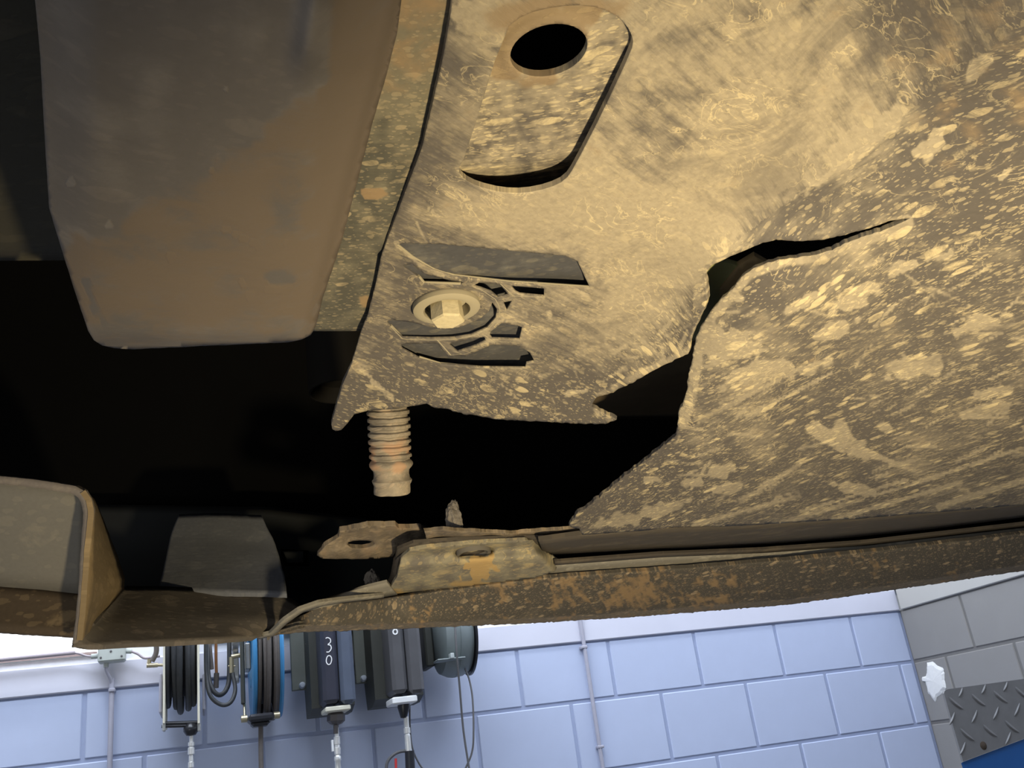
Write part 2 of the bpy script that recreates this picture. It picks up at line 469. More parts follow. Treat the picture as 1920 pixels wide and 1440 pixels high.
def block_mesh(name, wd, ht, horiz, mat):
    mb = MB().box((0, 0, 0), (wd, 0.03, ht) if horiz else (0.03, wd, ht), bev=0.0035)
    me = bpy.data.meshes.new(name); me.from_pydata(mb.V, [], mb.F); me.materials.append(mat); me.update(); return me
GAP = 0.014
cache = {}
def lay(wall, mat, horiz, start, period, off_rows, lo, hi, lim):
    z1 = H0; row = 0
    while z1 > 0.02:
        ht = (H0 - H1) if row == 0 else BH
        z0 = max(z1 - ht, 0.0)
        o = start + (off_rows if row % 2 else 0)
        k = math.floor((lo - o) / period)
        while o + k * period < hi:
            a = max(o + k * period, lo); b = min(o + (k + 1) * period, hi); k += 1
            if b - a < 0.05: continue
            key = (round(b - a, 3), round(z1 - z0, 3), horiz, mat.name)
            if key not in cache: cache[key] = block_mesh('block', b - a - GAP, z1 - z0 - GAP, horiz, mat)
            ob = bpy.data.objects.new('block', cache[key])
            if horiz: p = Vector(((a + b) / 2, WALL_Y + 0.015, (z0 + z1) / 2))
            else: p = Vector((CORNER_X + 0.015, (a + b) / 2, (z0 + z1) / 2))
            link(ob, wall); ob.location = p - wall.location
        z1 = z0; row += 1
lay(wb, m_block, True, -0.974 * S, S, S / 2, XL, CORNER_X, None)
yj1 = U(1811, 1160, X=CORNER_X)[1]; yj2 = U(1780, 1260, X=CORNER_X)[1]; yj3 = U(1905, 1222, X=CORNER_X)[1]
print('right wall joints', yj1, yj2, yj3, WALL_Y)
PR = abs(yj3 - yj2)
lay(wr, m_gblock, False, yj1, PR, yj2 - yj1, -1.2, WALL_Y, None)

# white filler patch on the right wall
pp = [(1738, 1242), (1748, 1241), (1755, 1246), (1768, 1252), (1771, 1262), (1771, 1275), (1774, 1290), (1766, 1300), (1757, 1308), (1754, 1316), (1748, 1308), (1741, 1300), (1738, 1290), (1735, 1278), (1729, 1277), (1729, 1270), (1736, 1268), (1738, 1255)]
def wallp(px, py, off=0.0): return U(px, py, Y=WALL_Y - off)
mb = MB(); q = densify(pp, 3, 1.6, 5)
V0 = [U(a, b, X=CORNER_X - 0.001) for a, b in q]; c0 = np.mean(V0, axis=0)
ring1 = [v + np.array([-.006, 0, 0]) * 1 + (c0 - v) * .18 for v in V0]
n = len(q); mb.add(V0 + ring1 + [c0 + np.array([-.010, 0, 0])], [(i, (i + 1) % n, n + (i + 1) % n, n + i) for i in range(n)] + [(n + i, n + (i + 1) % n, 2 * n) for i in range(n)] + [tuple(range(n))[::-1]])
tag(mb.build('filler_patch', simple('white_filler', (0.86, 0.86, 0.84), .8, var=.06, scale=60, bump=.4)), 'ragged white filler patch on the grey side wall beside the corner', 'patch')

# ================================================================== THINGS ON THE BACK WALL
m_steel = simple('pale_steel', (0.62, 0.63, 0.62), 0.35, 0.6, .15, 80)
m_chrome = simple('chrome_fitting', (0.80, 0.80, 0.78), 0.3, 0.5, .1, 120)
m_brass = simple('dull_brass', (0.50, 0.44, 0.30), 0.35, 0.7, .15, 90)
m_cream = simple('cream_steel_plate', (0.72, 0.69, 0.56), 0.5, 0.0, .08, 60)
m_hose = simple('black_rubber_hose', (0.045, 0.048, 0.052), 0.55, 0, .3, 90, .1)
m_hoseb = simple('brown_grey_rubber_hose', (0.12, 0.105, 0.095), 0.6, 0, .25, 90, .1)
m_blackp = simple('black_gloss_plastic', (0.022, 0.023, 0.028), 0.28, 0, .2, 50)
m_slate = simple('slate_blue_plastic', (0.09, 0.11, 0.155), 0.35, 0, .15, 20)
m_navy = simple('dark_navy_casing', (0.040, 0.042, 0.060), 0.3, 0, .2, 20)
m_char = simple('charcoal_casing', (0.085, 0.085, 0.092), 0.4, 0, .15, 20)
m_olive = simple('olive_grey_paint', (0.19, 0.205, 0.18), 0.5, 0, .15, 20)
m_dolive = simple('dark_olive_casing', (0.055, 0.058, 0.050), 0.55, 0, .2, 25)
m_blue = simple('bright_blue_rim', (0.06, 0.27, 0.55), 0.4, 0, .1, 30)
m_lav = simple('lavender_grey_conduit', (0.42, 0.42, 0.50), 0.45, 0, .1, 40)
m_pink = simple('pinkish_grey_conduit', (0.42, 0.37, 0.40), 0.5, 0, .1, 40)
m_green = simple('grey_green_box', (0.46, 0.50, 0.47), 0.5, 0, .1, 20)
m_cordg = simple('grey_green_reel_shell', (0.22, 0.26, 0.265), 0.45, 0, .12, 20)
m_red = simple('red_lever', (0.6, 0.05, 0.05), 0.4)
m_tag = simple('white_plastic', (0.85, 0.86, 0.86), 0.5)
m_orange = simple('orange_brown_hose', (0.30, 0.13, 0.045), 0.55, 0, .2, 60)
m_strap = simple('dark_grey_guard', (0.10, 0.10, 0.105), 0.6, 0, .15, 60)

def W3(px, py, off): return U(px, py, Y=WALL_Y - off)
def pxm(off, px=600, py=1300):           # metres per pixel at that distance
    a = W3(px, py, off); b = W3(px + 1, py, off); return np.linalg.norm(b - a)
def wbox(mb, x0, y0, x1, y1, off0, off1, bev=0.0):
    o = off1; ym = (y0 + y1) / 2
    X0 = W3(x0, ym, o)[0]; X1 = W3(x1, ym, o)[0]; xm = (x0 + x1) / 2
    Z1 = W3(xm, y0, o)[2]; Z0 = W3(xm, y1, o)[2]
    return mb.box(((X0 + X1) / 2, WALL_Y - (off0 + off1) / 2, (Z0 + Z1) / 2), (X1 - X0, off1 - off0, Z1 - Z0), bev=bev)
def spline(pts, n=8):
    P = [np.array(p, float) for p in pts]; P = [2 * P[0] - P[1]] + P + [2 * P[-1] - P[-2]]; out = []
    for i in range(1, len(P) - 2):
        for k in range(n):
            t = k / n; a, b, c, d = P[i - 1:i + 3]
            out.append(.5 * (2 * b + (c - a) * t + (2 * a - 5 * b + 4 * c - d) * t * t + (3 * b - a - 3 * c + d) * t ** 3))
    out.append(P[-2]); return out
def wtube(mb, pts, rpx, off=None, n=10, sm=True):
    P = [W3(p[0], p[1], p[2] if len(p) > 2 else off) for p in pts]
    r = rpx * pxm(P and off if off is not None else pts[0][2], pts[0][0], pts[0][1])
    return mb.tube(spline(P) if sm and len(P) > 2 else P, r, n)
def ring(mb, X, Yc, Zc, R, r, n=40, m=8, wob=0.0, seed=0):
    V = []; F = []
    for i in range(n):
        a = 2 * math.pi * i / n; RR = R + wob * math.sin(a * 2 + seed); xo = wob * math.sin(a + seed * 2)
        for k in range(m):
            b = 2 * math.pi * k / m; q = RR + r * math.cos(b)
            V.append((X + xo + r * math.sin(b), Yc + q * math.cos(a), Zc + q * math.sin(a)))
    for i in range(n):
        for k in range(m):
            F.append((i * m + k, i * m + (k + 1) % m, ((i + 1) % n) * m + (k + 1) % m, ((i + 1) % n) * m + k))
    mb.add(V, F)

def open_reel(x0, x1, hx0, hx1, nh, ybot, mhose, label, rimmat):
    off = 0.24; c = W3((x0 + x1) / 2, 1222, off); k = pxm(off)
    t = empty('hose_reel', (c[0], WALL_Y, c[2]), label, 'hose reel', 'hose reels along the wall')
    R = (ybot - 1222) * k * 1.0
    XA = W3(hx0, 1280, off)[0]; XB = W3(hx1, 1280, off)[0]
    hr = (XB - XA) / nh / 2
    for i in range(nh):
        mb = MB(); ring(mb, XA + hr * (2 * i + 1), c[1], c[2], R - hr * 1.1 + [0, .01, .022, .012, .004, 0][i % 6], hr * 1.02, wob=.004, seed=i * 1.7)
        mb.build('hose_coil', mhose, t, True)
    MB().lathe([(0.0001, XA - c[0]), (R * .8, XA - c[0]), (R * .8, XB - c[0]), (.0001, XB - c[0])], c, (1, 0, 0), 28).build('drum', m_hose, t, True)
    return t, c, k, R, XA, XB, off
# --- reel with cream side plates
t, c, k, R, XA, XB, off = open_reel(303, 376, 311, 369, 5, 1322, m_hose, 'black hose reel between two cream steel side plates', None)
for (a, b) in ((305.5, 309.5), (369.5, 374)):
    mb = MB(); wbox(mb, a, 1120, b, 1357, .16, .44, .002); mb.build('side_plate', m_cream, t)
for (a, b, y0, y1) in ((298, 304, 1262, 1337), (379.5, 386, 1263, 1331)):
    mb = MB(); wbox(mb, a, y0, b, y1, .05, .30, .004); mb.build('mounting_bracket', m_lav, t)
mb = MB(); wtube(mb, [(303, 1362, .38), (376, 1360, .38)], 3.2, sm=False); wtube(mb, [(306, 1357, .38), (374, 1355, .38)], 4.2, sm=False)
mb.build('guide_roller', m_blackp, t, True)
for xx in (307, 373):
    mb = MB(); wbox(mb, xx - 3, 1355, xx + 3, 1371, .36, .40, .003); mb.build('roller_bracket', m_steel, t)
pc = W3(358, 1368, .38)
mb = MB(); mb.lathe([(.0001, -.022), (.016, -.018), (.025, -.004), (.025, .006), (.014, .02), (.0001, .022)], pc, (0, 0, 1), 20); mb.build('hose_stop', m_blackp, t, True)
def fitting(t, x0, y0, x1, y1, off, segs, mat=None):
    a = W3(x0, y0, off); b = W3(x1, y1, off); k = pxm(off); prof = []
    L = np.linalg.norm(b - a)
    for (u, r) in segs: prof.append((max(r * k, 1e-4), u * L))
    return MB().lathe([(1e-4, 0)] + prof + [(1e-4, L)], a, b - a, 14).build('hose_fitting', mat or m_chrome, t, True)
fitting(t, 359, 1374, 358, 1446, .38, [(0, 3.5), (.24, 3.5), (.25, 5.5), (.34, 5.5), (.36, 3.6), (.4, 6), (.56, 6), (.58, 3.5), (.62, 4), (.76, 4), (.77, 5.2), (.9, 5.2), (.91, 3.6), (1, 3.6)])
mb = MB(); wtube(mb, [(292, 1195, .25), (293, 1222, .25), (285, 1240, .25)], 5, .25); mb.build('inlet_hose', m_hoseb, t, True)
mb = MB(); wtube(mb, [(275, 1248, .25), (296, 1247, .25)], 4.5, .25, sm=False); wtube(mb, [(280, 1236, .25), (279, 1248, .25)], 4, .25, sm=False)
wtube(mb, [(296, 1247, .25), (306, 1247, .25)], 3, .25, sm=False); mb.build('inlet_elbow', m_brass, t, True)
# --- blue rimmed reel
t, c, k, R, XA, XB, off = open_reel(470, 524, 479, 521, 5, 1340, m_hoseb, 'hose reel with bright blue rims and dark brown hose', None)
for xx in (474, 522):
    Xr = W3(xx, 1280, off)[0]; w2 = .007
    MB().lathe([(R * .55, Xr - c[0] - w2), (R + .004, Xr - c[0] - w2), (R + .008, Xr - c[0]), (R + .004, Xr - c[0] + w2), (R * .55, Xr - c[0] + w2)], c, (1, 0, 0), 48, True).build('rim', m_blue, t, True)
mb = MB(); wbox(mb, 466, 1337, 515, 1352, .32, .44, .008); mb.build('hose_guide', m_blackp, t)
mb = MB(); wbox(mb, 471, 1350, 506, 1361, .34, .42, .008); mb.build('guide_throat', m_blackp, t)
for xx, yy in ((458, 1348), (519, 1341)):
    mb = MB(); q = W3(xx, yy, .38); mb.lathe([(1e-4, -.012), (.012, -.01), (.012, .01), (1e-4, .012)], q, (1, 0, 0), 12); mb.build('guide_bolt', m_brass, t, True)
mb = MB(); wtube(mb, [(489, 1358, .38), (489, 1400, .38), (490, 1450, .38)], 4.6, .38); mb.build('hanging_hose', m_hoseb, t, True)
mb = MB(); wbox(mb, 451, 1185, 459, 1320, .30, .34, .004); mb.build('side_arm', m_dolive, t)
mb = MB(); wtube(mb, [(458, 1320, .32), (459, 1345, .34)], 2.6, .32, sm=False); mb.build('arm_rod', m_brass, t, True)
mb = MB(); wbox(mb, 459, 1205, 470, 1255, .2, .3, .004); wbox(mb, 436, 1160, 450, 1205, .1, .3, .003); mb.build('swivel_block', m_steel, t)
# --- supply hoses hanging between the two open reels
t = empty('supply_hose', W3(420, 1200, 0), 'looped black supply hoses hanging between the cream plated and blue rimmed reels', 'hose')
mb = MB(); wtube(mb, [(391, 1150, .2), (390, 1210, .22), (390, 1262, .25), (398, 1292, .27), (411, 1303, .27), (424, 1293, .25), (430, 1262, .22), (429, 1150, .2)], 4.6, .25); mb.build('hose', m_hose, t, True)
mb = MB(); wtube(mb, [(386, 1200, .3), (387, 1262, .3), (394, 1303, .32), (414, 1321, .32), (432, 1317, .32), (441, 1294, .3), (436, 1262, .28)], 4.0, .3); mb.build('hose', m_hose, t, True)
mb = MB(); wtube(mb, [(398, 1150, .2), (393, 1205, .22), (397, 1255, .22)], 4.2, .22); mb.build('hose', m_hoseb, t, True)
mb = MB(); wtube(mb, [(405, 1150, .16), (405, 1230, .16), (406, 1268, .16)], 2.8, .16); mb.build('hose', m_orange, t, True, 'orange brown hose')
mb = MB(); wtube(mb, [(406, 1262, .16), (405, 1290, .16)], 5, .16, sm=False); mb.build('hose_end', m_hoseb, t, True)
mb = MB(); wtube(mb, [(434, 1232, .28), (434, 1262, .28)], 4.6, .28, sm=False); wtube(mb, [(434, 1232, .28), (452, 1228, .28)], 4.6, .28, sm=False)
wtube(mb, [(428, 1249, .28), (441, 1249, .28)], 1.5, .28, sm=False); mb.build('pipe_elbow', m_brass, t, True)
mb = MB(); wbox(mb, 436, 1212, 448, 1280, .10, .14, .003); mb.build('valve_plate', m_steel, t)
for yy in (1218, 1272):
    q = W3(442, yy, .15); MB().lathe([(1e-4, -.004), (.010, -.003), (.010, .006), (1e-4, .008)], q, (0, -1, 0), 12).build('plate_screw', m_chrome, t, True)
# --- rail behind the reels
mb = MB(); X0 = W3(385, 1190, .05)[0]; X1 = W3(800, 1190, .05)[0]; z = W3(600, 1165, .05)[2]
mb.box(((X0 + X1) / 2, WALL_Y - .015, z), (X1 - X0, .03, .05), bev=.004)
tag(mb.build('mounting_rail', m_cream), 'cream steel rail fixed along the wall behind the reels', 'rail')

# --- two enclosed reels
def stroke(mb, pts, off, wpx=2.0, rpx=None):
    P = spline([W3(a, b, off) for a, b in pts], 6); k = pxm(off) * wpx / 2
    V = []; 
    for i, p in enumerate(P):
        d = P[min(i + 1, len(P) - 1)] - P[max(i - 1, 0)]; d[1] = 0; d = d / (np.linalg.norm(d) + 1e-12)
        nn = np.array([-d[2], 0, d[0]]) * k
        V += [p + nn, p - nn, p - nn - np.array([0, .001, 0]), p + nn - np.array([0, .001, 0])]
    F = []
    for i in range(len(P) - 1):
        for q in range(4): F.append((4 * i + q, 4 * i + (q + 1) % 4, 4 * i + 4 + (q + 1) % 4, 4 * i + 4 + q))
    F += [(0, 1, 2, 3), tuple(4 * (len(P) - 1) + q for q in (3, 2, 1, 0))]
    mb.add(V, F)
def enclosed(xl, xg, xr, ybot, bx0, by1, plate, pl_y, bolt, label, matL, matR, dx):
    t = empty('enclosed_reel', W3((xl + xr) / 2, 1200, 0), label, 'hose reel', 'hose reels along the wall')
    mb = MB(); wbox(mb, xl, 1085, xg - 1.2, ybot, .30, .46, .012); mb.build('casing_half', matL, t)
    mb = MB(); wbox(mb, xg + 1.2, 1085, xr, ybot, .30, .46, .012); mb.build('casing_half', matR, t)
    mb = MB(); wbox(mb, xg - 3, 1085, xg + 3, ybot - 3, .30, .44); mb.build('casing_seam', m_blackp, t)
    c = W3((bx0 + xr) / 2, 1215, .24); k = pxm(.24); XA = W3(bx0, 1260, .24)[0] - c[0]; XB = W3(xr - 4, 1260, .24)[0] - c[0]; R = (by1 - 1215) * k
    # body: side profile with a slanted lower corner
    ang = [(.30, .30), (.13, .30), (.04, .20), (.04, -.02), (.10, -R), (.22, -R), (.30, -R + .02)]
    prof = [(-(o), zz) for o, zz in ang]
    MB().prism([(o, zz) for o, zz in ang], XA, XB, ((c[0], WALL_Y, c[2]), (0, -1, 0), (0, 0, 1), (1, 0, 0))).build('drum_housing', m_dolive, t)
    mb = MB(); wbox(mb, plate[0], 1100, plate[1], pl_y, .10, .13, .002); mb.build('mounting_plate', m_olive, t)
    q = W3(bolt[0], bolt[1], .135); MB().lathe([(1e-4, .014), (.008, .013), (.012, .006), (.013, -.01), (1e-4, -.012)], q, (0, -1, 0), 16).build('mounting_bolt', simple('pale_bolt', (.55, .6, .68), .4), t, True)
    mb = MB(); wtube(mb, [(plate[1] + 2, 1205, .2), (plate[1] + 9, 1215, .2), (plate[1] + 20, 1214, .22)], 3.2, .2); mb.build('inlet_fitting', m_brass, t, True)
    return t
t = enclosed(601, 632, 661, 1319, 578, 1336, (544, 573), 1294, (567, 1285), 'navy enclosed hose reel with white number on its front', m_navy, m_slate, 0)
mb = MB(); wbox(mb, 610, 1323, 658, 1333, .31, .45, .004); mb.build('hose_outlet_band', m_cream, t)
a = W3(630, 1334, .38); b = W3(630, 1356, .38); k = pxm(.38)
MB().lathe([(1e-4, 0), (12 * k, 0), (17 * k, .012), (17 * k, .032), (11 * k, .042), (5 * k, .046), (5 * k, .075), (1e-4, .075)], a, b - a, 8).build('outlet_nut', simple('gunmetal_nut', (.13, .12, .12), .35, .5), t)
fitting(t, 631, 1364, 634, 1448, .38, [(0, 4), (.2, 4.2), (.21, 6), (.38, 6), (.39, 5), (.45, 5.5), (.46, 6.5), (.6, 6), (.62, 4.5), (.66, 6.5), (.74, 6.5), (.76, 5.5), (1, 6)])
mb = MB(); wbox(mb, 622, 1387, 626, 1409, .37, .39, .001); mb.build('white_clip', m_tag, t)
mb = MB(); stroke(mb, [(610.5, 1197), (614, 1195.5), (619, 1198), (619.5, 1204), (615, 1208.5), (619.5, 1210), (621, 1216), (617, 1222), (612, 1222.5)], .461, 1.8)
zc_ = [(616.5 + 5 * math.sin(u) + (0.5 if math.cos(u) > 0 else 0), 1237.5 - 8.5 * math.cos(u)) for u in np.linspace(0, 2 * math.pi, 11)]
stroke(mb, zc_, .461, 1.8)
mb.build('painted_number', m_tag, t)
t = enclosed(729, 758, 788, 1300, 695, 1321, (662, 690), 1281, (682, 1272), 'charcoal enclosed hose reel with white band under its casing', m_char, m_char, 0)
mb = MB(); wbox(mb, 736, 1305, 783, 1318, .31, .45, .004); mb.build('hose_outlet_band', m_tag, t)
a = W3(757, 1319, .38); b = W3(757, 1346, .38)
MB().lathe([(1e-4, 0), (12 * k, 0), (12 * k, .015), (6 * k, .05), (1e-4, .052)], a, b - a, 16).build('outlet_cone', m_blackp, t, True)
fitting(t, 761, 1344, 766, 1408, .38, [(0, 5), (.32, 5.2), (.33, 6.5), (.48, 6.5), (.5, 4.8), (.56, 6), (.6, 5.8), (.95, 6.2), (1, 6)])
mb = MB(); ang_ = np.linspace(0, 2 * math.pi, 11); stroke(mb, [(741 + 4 * math.cos(u), 1184.5 + 4.5 * math.sin(u)) for u in ang_], .461, 2.6); mb.build('painted_number', m_tag, t)
mb = MB(); wtube(mb, [(768, 1318, .34), (769, 1370, .33), (774, 1405, .33), (786, 1432, .33), (800, 1450, .33)], 1.6, .34); mb.build('thin_cable', m_strap, t, True)
# --- oil gun hanging below
t = empty('oil_gun', W3(755, 1440, .38), 'dark looped trigger guard of an oil gun hanging under the charcoal reel', 'oil gun')
mb = MB(); wtube(mb, [(724, 1460, .38), (726, 1430, .38), (741, 1413, .38), (760, 1408, .38), (773, 1412, .38)], 3.0, .38); mb.build('trigger_guard', m_strap, t, True)
mb = MB(); wtube(mb, [(768, 1408, .38), (770, 1460, .38)], 9, .38, 16, sm=False); mb.build('grip', m_blackp, t, True)
mb = MB(); wtube(mb, [(742, 1422, .38), (743, 1460, .38)], 2.4, .38, sm=False); mb.build('lever', m_red, t, True, 'red lever')
# --- cord reel
c = W3(842, 1188, .22); k = pxm(.22)
t = empty('cord_reel', W3(842, 1188, 0), 'rounded grey cord reel at the right end of the reel row', 'cord reel')
XA = (812 - 842) * k; XB = (876 - 842) * k; R = 86 * k
MB().lathe([(1e-4, XA), (R * .72, XA), (R * .90, XA + .012), (R * .98, XA + .04), (R, (XA + XB) / 2 - .003), (R * .985, (XA + XB) / 2), (R, (XA + XB) / 2 + .003), (R * .98, XB - .03), (R * .9, XB - .006), (R * .8, XB), (1e-4, XB)], c, (1, 0, 0), 48).build('shell', m_cordg, t, True)
MB().lathe([(R * .80, XB - .002), (R * .99, XB - .002), (R * .99, XB + .006), (R * .8, XB + .006)], c, (1, 0, 0), 48, True).build('rim', m_blackp, t, True)
mb = MB(); wbox(mb, 796, 1150, 812, 1250, .04, .2, .006); mb.build('wall_bracket', m_dolive, t)
mb = MB(); wbox(mb, 845, 1224, 852, 1234, .36, .395, .002); mb.build('latch', simple('pale_grey_latch', (.5, .55, .55), .5), t)
mb = MB(); wbox(mb, 820, 1233, 874, 1236.5, .30, .378, .003); mb.build('shell_ridge', m_cordg, t)
mb = MB(); wtube(mb, [(852, 1150, .40), (856, 1220, .42), (862, 1290, .40), (869, 1370, .38), (881, 1450, .38)], 1.9, .4); wtube(mb, [(872, 1254, .3), (880, 1275, .32), (886, 1310, .34), (888, 1370, .36), (885, 1410, .36), (871, 1445, .36)], 1.7, .34)
mb.build('hanging_cord', m_strap, t, True)

# --- conduits
t = empty('junction_box', W3(209, 1225, 0), 'grey electrical junction box beside the bright window with conduits on both sides', 'junction box')
mb = MB(); wbox(mb, 183, 1196, 235, 1240, .03, .09, .006); mb.build('box', m_green, t)
for xx, yy in ((189, 1233), (228, 1230), (208, 1221)):
    q = W3(xx, yy, .091); MB().lathe([(1e-4, .002), (.004, .001), (.004, -.002)], q, (0, -1, 0), 10).build('screw', m_strap, t)
for pts in ([(183, 1230), (171, 1231)], [(236, 1221), (247, 1221)], [(199, 1241), (199, 1251)]):
    mb = MB(); wtube(mb, [(a, b, .06) for a, b in pts], 5.0, .06, sm=False); mb.build('coupler', m_green, t, True)
mb = MB(); wtube(mb, [(-160, 1254, .06), (-30, 1240, .06), (141, 1223.5, .06)], 4.6, .06, sm=False); mb.build('conduit', m_pink, t, True)
mb = MB(); wtube(mb, [(138, 1224, .06), (150, 1226, .06), (162, 1230, .06), (175, 1231, .06)], 2.2, .06); mb.build('conduit_bend', m_pink, t, True)
mb = MB(); wtube(mb, [(245, 1221, .06), (258, 1226, .06), (272, 1234, .06), (300, 1230, .06)], 2.4, .06); mb.build('conduit_bend', m_pink, t, True)
mb = MB(); wtube(mb, [(199, 1249, .06), (200, 1258, .055), (207, 1273, .04), (209, 1285, .03)], 3.2, .05); mb.build('conduit_bend', m_lav, t, True)
t = empty('conduit', W3(209, 1350, 0), 'grey conduit running straight down the wall below the junction box', 'conduit')
p = W3(210, 1272, .03); MB().tube([p, (p[0], p[1], .3)], 4.6 * pxm(.03), 12).build('pipe', m_lav, t, True)
mb = MB(); wbox(mb, 203, 1290, 216, 1297, 0, .045, .003); mb.build('pipe_strap', m_lav, t)
t = empty('conduit', W3(1110, 1300, 0), 'thin grey conduit running down the bare blue wall right of the cord reel', 'conduit')
p = W3(1096, 1215, .02); MB().tube([p + np.array([0, 0, 1.2]), p, (p[0], p[1], .3)], 3.6 * pxm(.02, 1100), 12).build('pipe', m_lav, t, True)
for yy in (1213, 1400):
    xx = 1096 + (yy - 1213) * .168; mb = MB(); wbox(mb, xx - 6, yy - 3, xx + 6, yy + 3, 0, .03, .003); mb.build('pipe_strap', m_lav, t)

# ================================================================== LIFT RUNWAY with tread plate (by the right wall)
YP = 2.5
def PL(px, py, o=0.0): return U(px, py, Y=YP - o)
m_tread = simple('grey_tread_steel', (0.19, 0.19, 0.195), 0.5, 0.0, .15, 25, .05)
m_lug = simple('grey_tread_lug', (0.20, 0.20, 0.205), 0.5, 0.0, .15, 25)
m_lblue = simple('blue_lift_paint', (0.012, 0.10, 0.33), 0.4, 0, .1, 10)
t = empty('lift_ramp', PL(1860, 1400), 'grey tread plate with rounded corner above a blue lift beam', 'lift ramp')
q = [(1770, 1300), (1771, 1296), (1774, 1293), (1779, 1292), (2000, 1262), (2000, 1352), (1920, 1385), (1806, 1428)]
mb = MB(); Vf = [PL(a, b) for a, b in q]; Vb = [v + np.array([0, .008, 0]) for v in Vf]; n = len(q)
mb.add(Vf + Vb, [tuple(range(n)), tuple(range(2 * n - 1, n - 1, -1))] + [(i, (i + 1) % n, n + (i + 1) % n, n + i) for i in range(n)]); mb.build('tread_plate', m_tread, t)
def lug(cx, cy, L, wd, ang):
    mb = MB(); V = []; m = 9; a = math.radians(ang)
    for i in range(m + 1):
        u = i / m * 2 - 1; ww = wd * (1 - u * u) ** .5; 
        for s_ in (-1, 0, 1):
            x = u * L; y = s_ * ww + 1.8 * (1 - u * u)
            V.append(PL(cx + x * math.cos(a) - y * math.sin(a), cy + x * math.sin(a) + y * math.cos(a), .0008 + (.0035 if s_ == 0 else 0) * (1 - u * u)))
    F = []
    for i in range(m):
        for j in range(2): F.append((3 * i + j, 3 * i + j + 1, 3 * i + 4 + j, 3 * i + 3 + j))
    mb.add(V, F); mb.build('tread_lug', m_lug, t)
for cx, cy in ((1793, 1318), (1835, 1312), (1876, 1306), (1917, 1299), (1814, 1377), (1857, 1370), (1898, 1362), (1939, 1354), (1958, 1292)): lug(cx, cy, 18, 3.2, 40)
for cx, cy in ((1785, 1347), (1827, 1343), (1867, 1337), (1907, 1330), (1805, 1403), (1890, 1384), (1948, 1322), (1801, 1298), (1844, 1292), (1885, 1287), (1926, 1280)): lug(cx, cy, 10 if cy < 1300 else 14, 3.0, -68)
q1 = PL(1844, 1398); MB().lathe([(1e-4, .002), (.010, .0015), (.012, 0), (.012, -.004)], q1, (0, -1, 0), 14).build('rusty_bolt', simple('rusty_bolt', (.07, .05, .035), .8, 0, .4, 300), t, True)
qb = [(1802, 1431), (1806, 1428.5), (1920, 1385.5), (2000, 1353), (2000, 1560), (1845, 1560)]
mb = MB(); Vf = [PL(a, b, -.004) for a, b in qb]; Vb = [v + np.array([.55, .4, 0.0]) for v in Vf]; n = len(qb)
mb.add(Vf + Vb, [tuple(range(n)), tuple(range(2 * n - 1, n - 1, -1))] + [(i, (i + 1) % n, n + (i + 1) % n, n + i) for i in range(n)]); mb.build('beam', m_lblue, t, label='blue painted beam')

# ================================================================== THE CAR (seen from below)
car = empty('car', G(0.1, 0.6, 0.10), 'raised car seen from below with torn muddy splash shield and rusty lower lip', 'car')
CZ = np.array([0, 0, 0.])
def tps(ctrl):
    C = np.array(ctrl, float); X = C[:, :2] / 1000; n = len(C)
    r = np.sqrt(((X[:, None] - X[None]) ** 2).sum(-1)); K = np.where(r > 0, r * r * np.log(r + 1e-12), 0) + np.eye(n) * 1e-4
    A = np.zeros((n + 3, n + 3)); A[:n, :n] = K; A[:n, n] = 1; A[:n, n + 1:] = X; A[n, :n] = 1; A[n + 1:, :n] = X.T
    s = np.linalg.solve(A, np.r_[C[:, 2], 0, 0, 0])
    def f(P):
        Q = np.asarray(P)[:, :2] / 1000; r = np.sqrt(((Q[:, None] - X[None]) ** 2).sum(-1)); K = np.where(r > 0, r * r * np.log(r + 1e-12), 0)
        return K @ s[:n] + s[n] + Q @ s[n + 1:]
    return f
def nz(P, sc_, seed=0):
    return np.array([noise.noise(Vector((p[0] * sc_, p[1] * sc_, seed))) for p in P])
def sst(x, a, b):
    t = np.clip((x - a) / (b - a), 0, 1); return t * t * (3 - 2 * t)
def ell(P, cx, cy, rx, ry, ang=0, soft=.25, N=None, jag=0.35):
    a = math.radians(ang); dx = P[:, 0] - cx; dy = P[:, 1] - cy
    u = (dx * math.cos(a) + dy * math.sin(a)) / rx; v = (-dx * math.sin(a) + dy * math.cos(a)) / ry
    r = np.sqrt(u * u + v * v)
    if N is not None: r = r + N * jag
    return 1 - sst(r, 1 - soft, 1 + soft)
def seg(P, x0, y0, x1, y1, w0, w1=None):
    w1 = w0 if w1 is None else w1; d = np.array([x1 - x0, y1 - y0], float); L = d @ d
    t = np.clip(((P[:, 0] - x0) * d[0] + (P[:, 1] - y0) * d[1]) / L, 0, 1)
    q = np.hypot(P[:, 0] - x0 - t * d[0], P[:, 1] - y0 - t * d[1]); ww = w0 + (w1 - w0) * t
    return 1 - sst(q, ww * .5, ww * 1.3)

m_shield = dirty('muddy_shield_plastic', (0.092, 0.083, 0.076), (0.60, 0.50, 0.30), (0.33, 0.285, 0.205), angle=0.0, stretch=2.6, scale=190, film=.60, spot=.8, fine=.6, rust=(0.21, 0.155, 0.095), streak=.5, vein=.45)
m_recess_shade = dirty('shaded_recess_plastic', (0.060, 0.060, 0.064), (0.42, 0.36, 0.22), (0.15, 0.145, 0.13), stretch=1.5, scale=90, film=.30, spot=.16, fine=.6)  # clean plastic darkened to stand in for shade in the recess
m_rib = dirty('dusty_rib_plastic', (0.28, 0.25, 0.18), (0.6, 0.5, 0.3), (0.54, 0.48, 0.33), stretch=1.2, scale=160, film=.9, spot=.4, fine=.4)

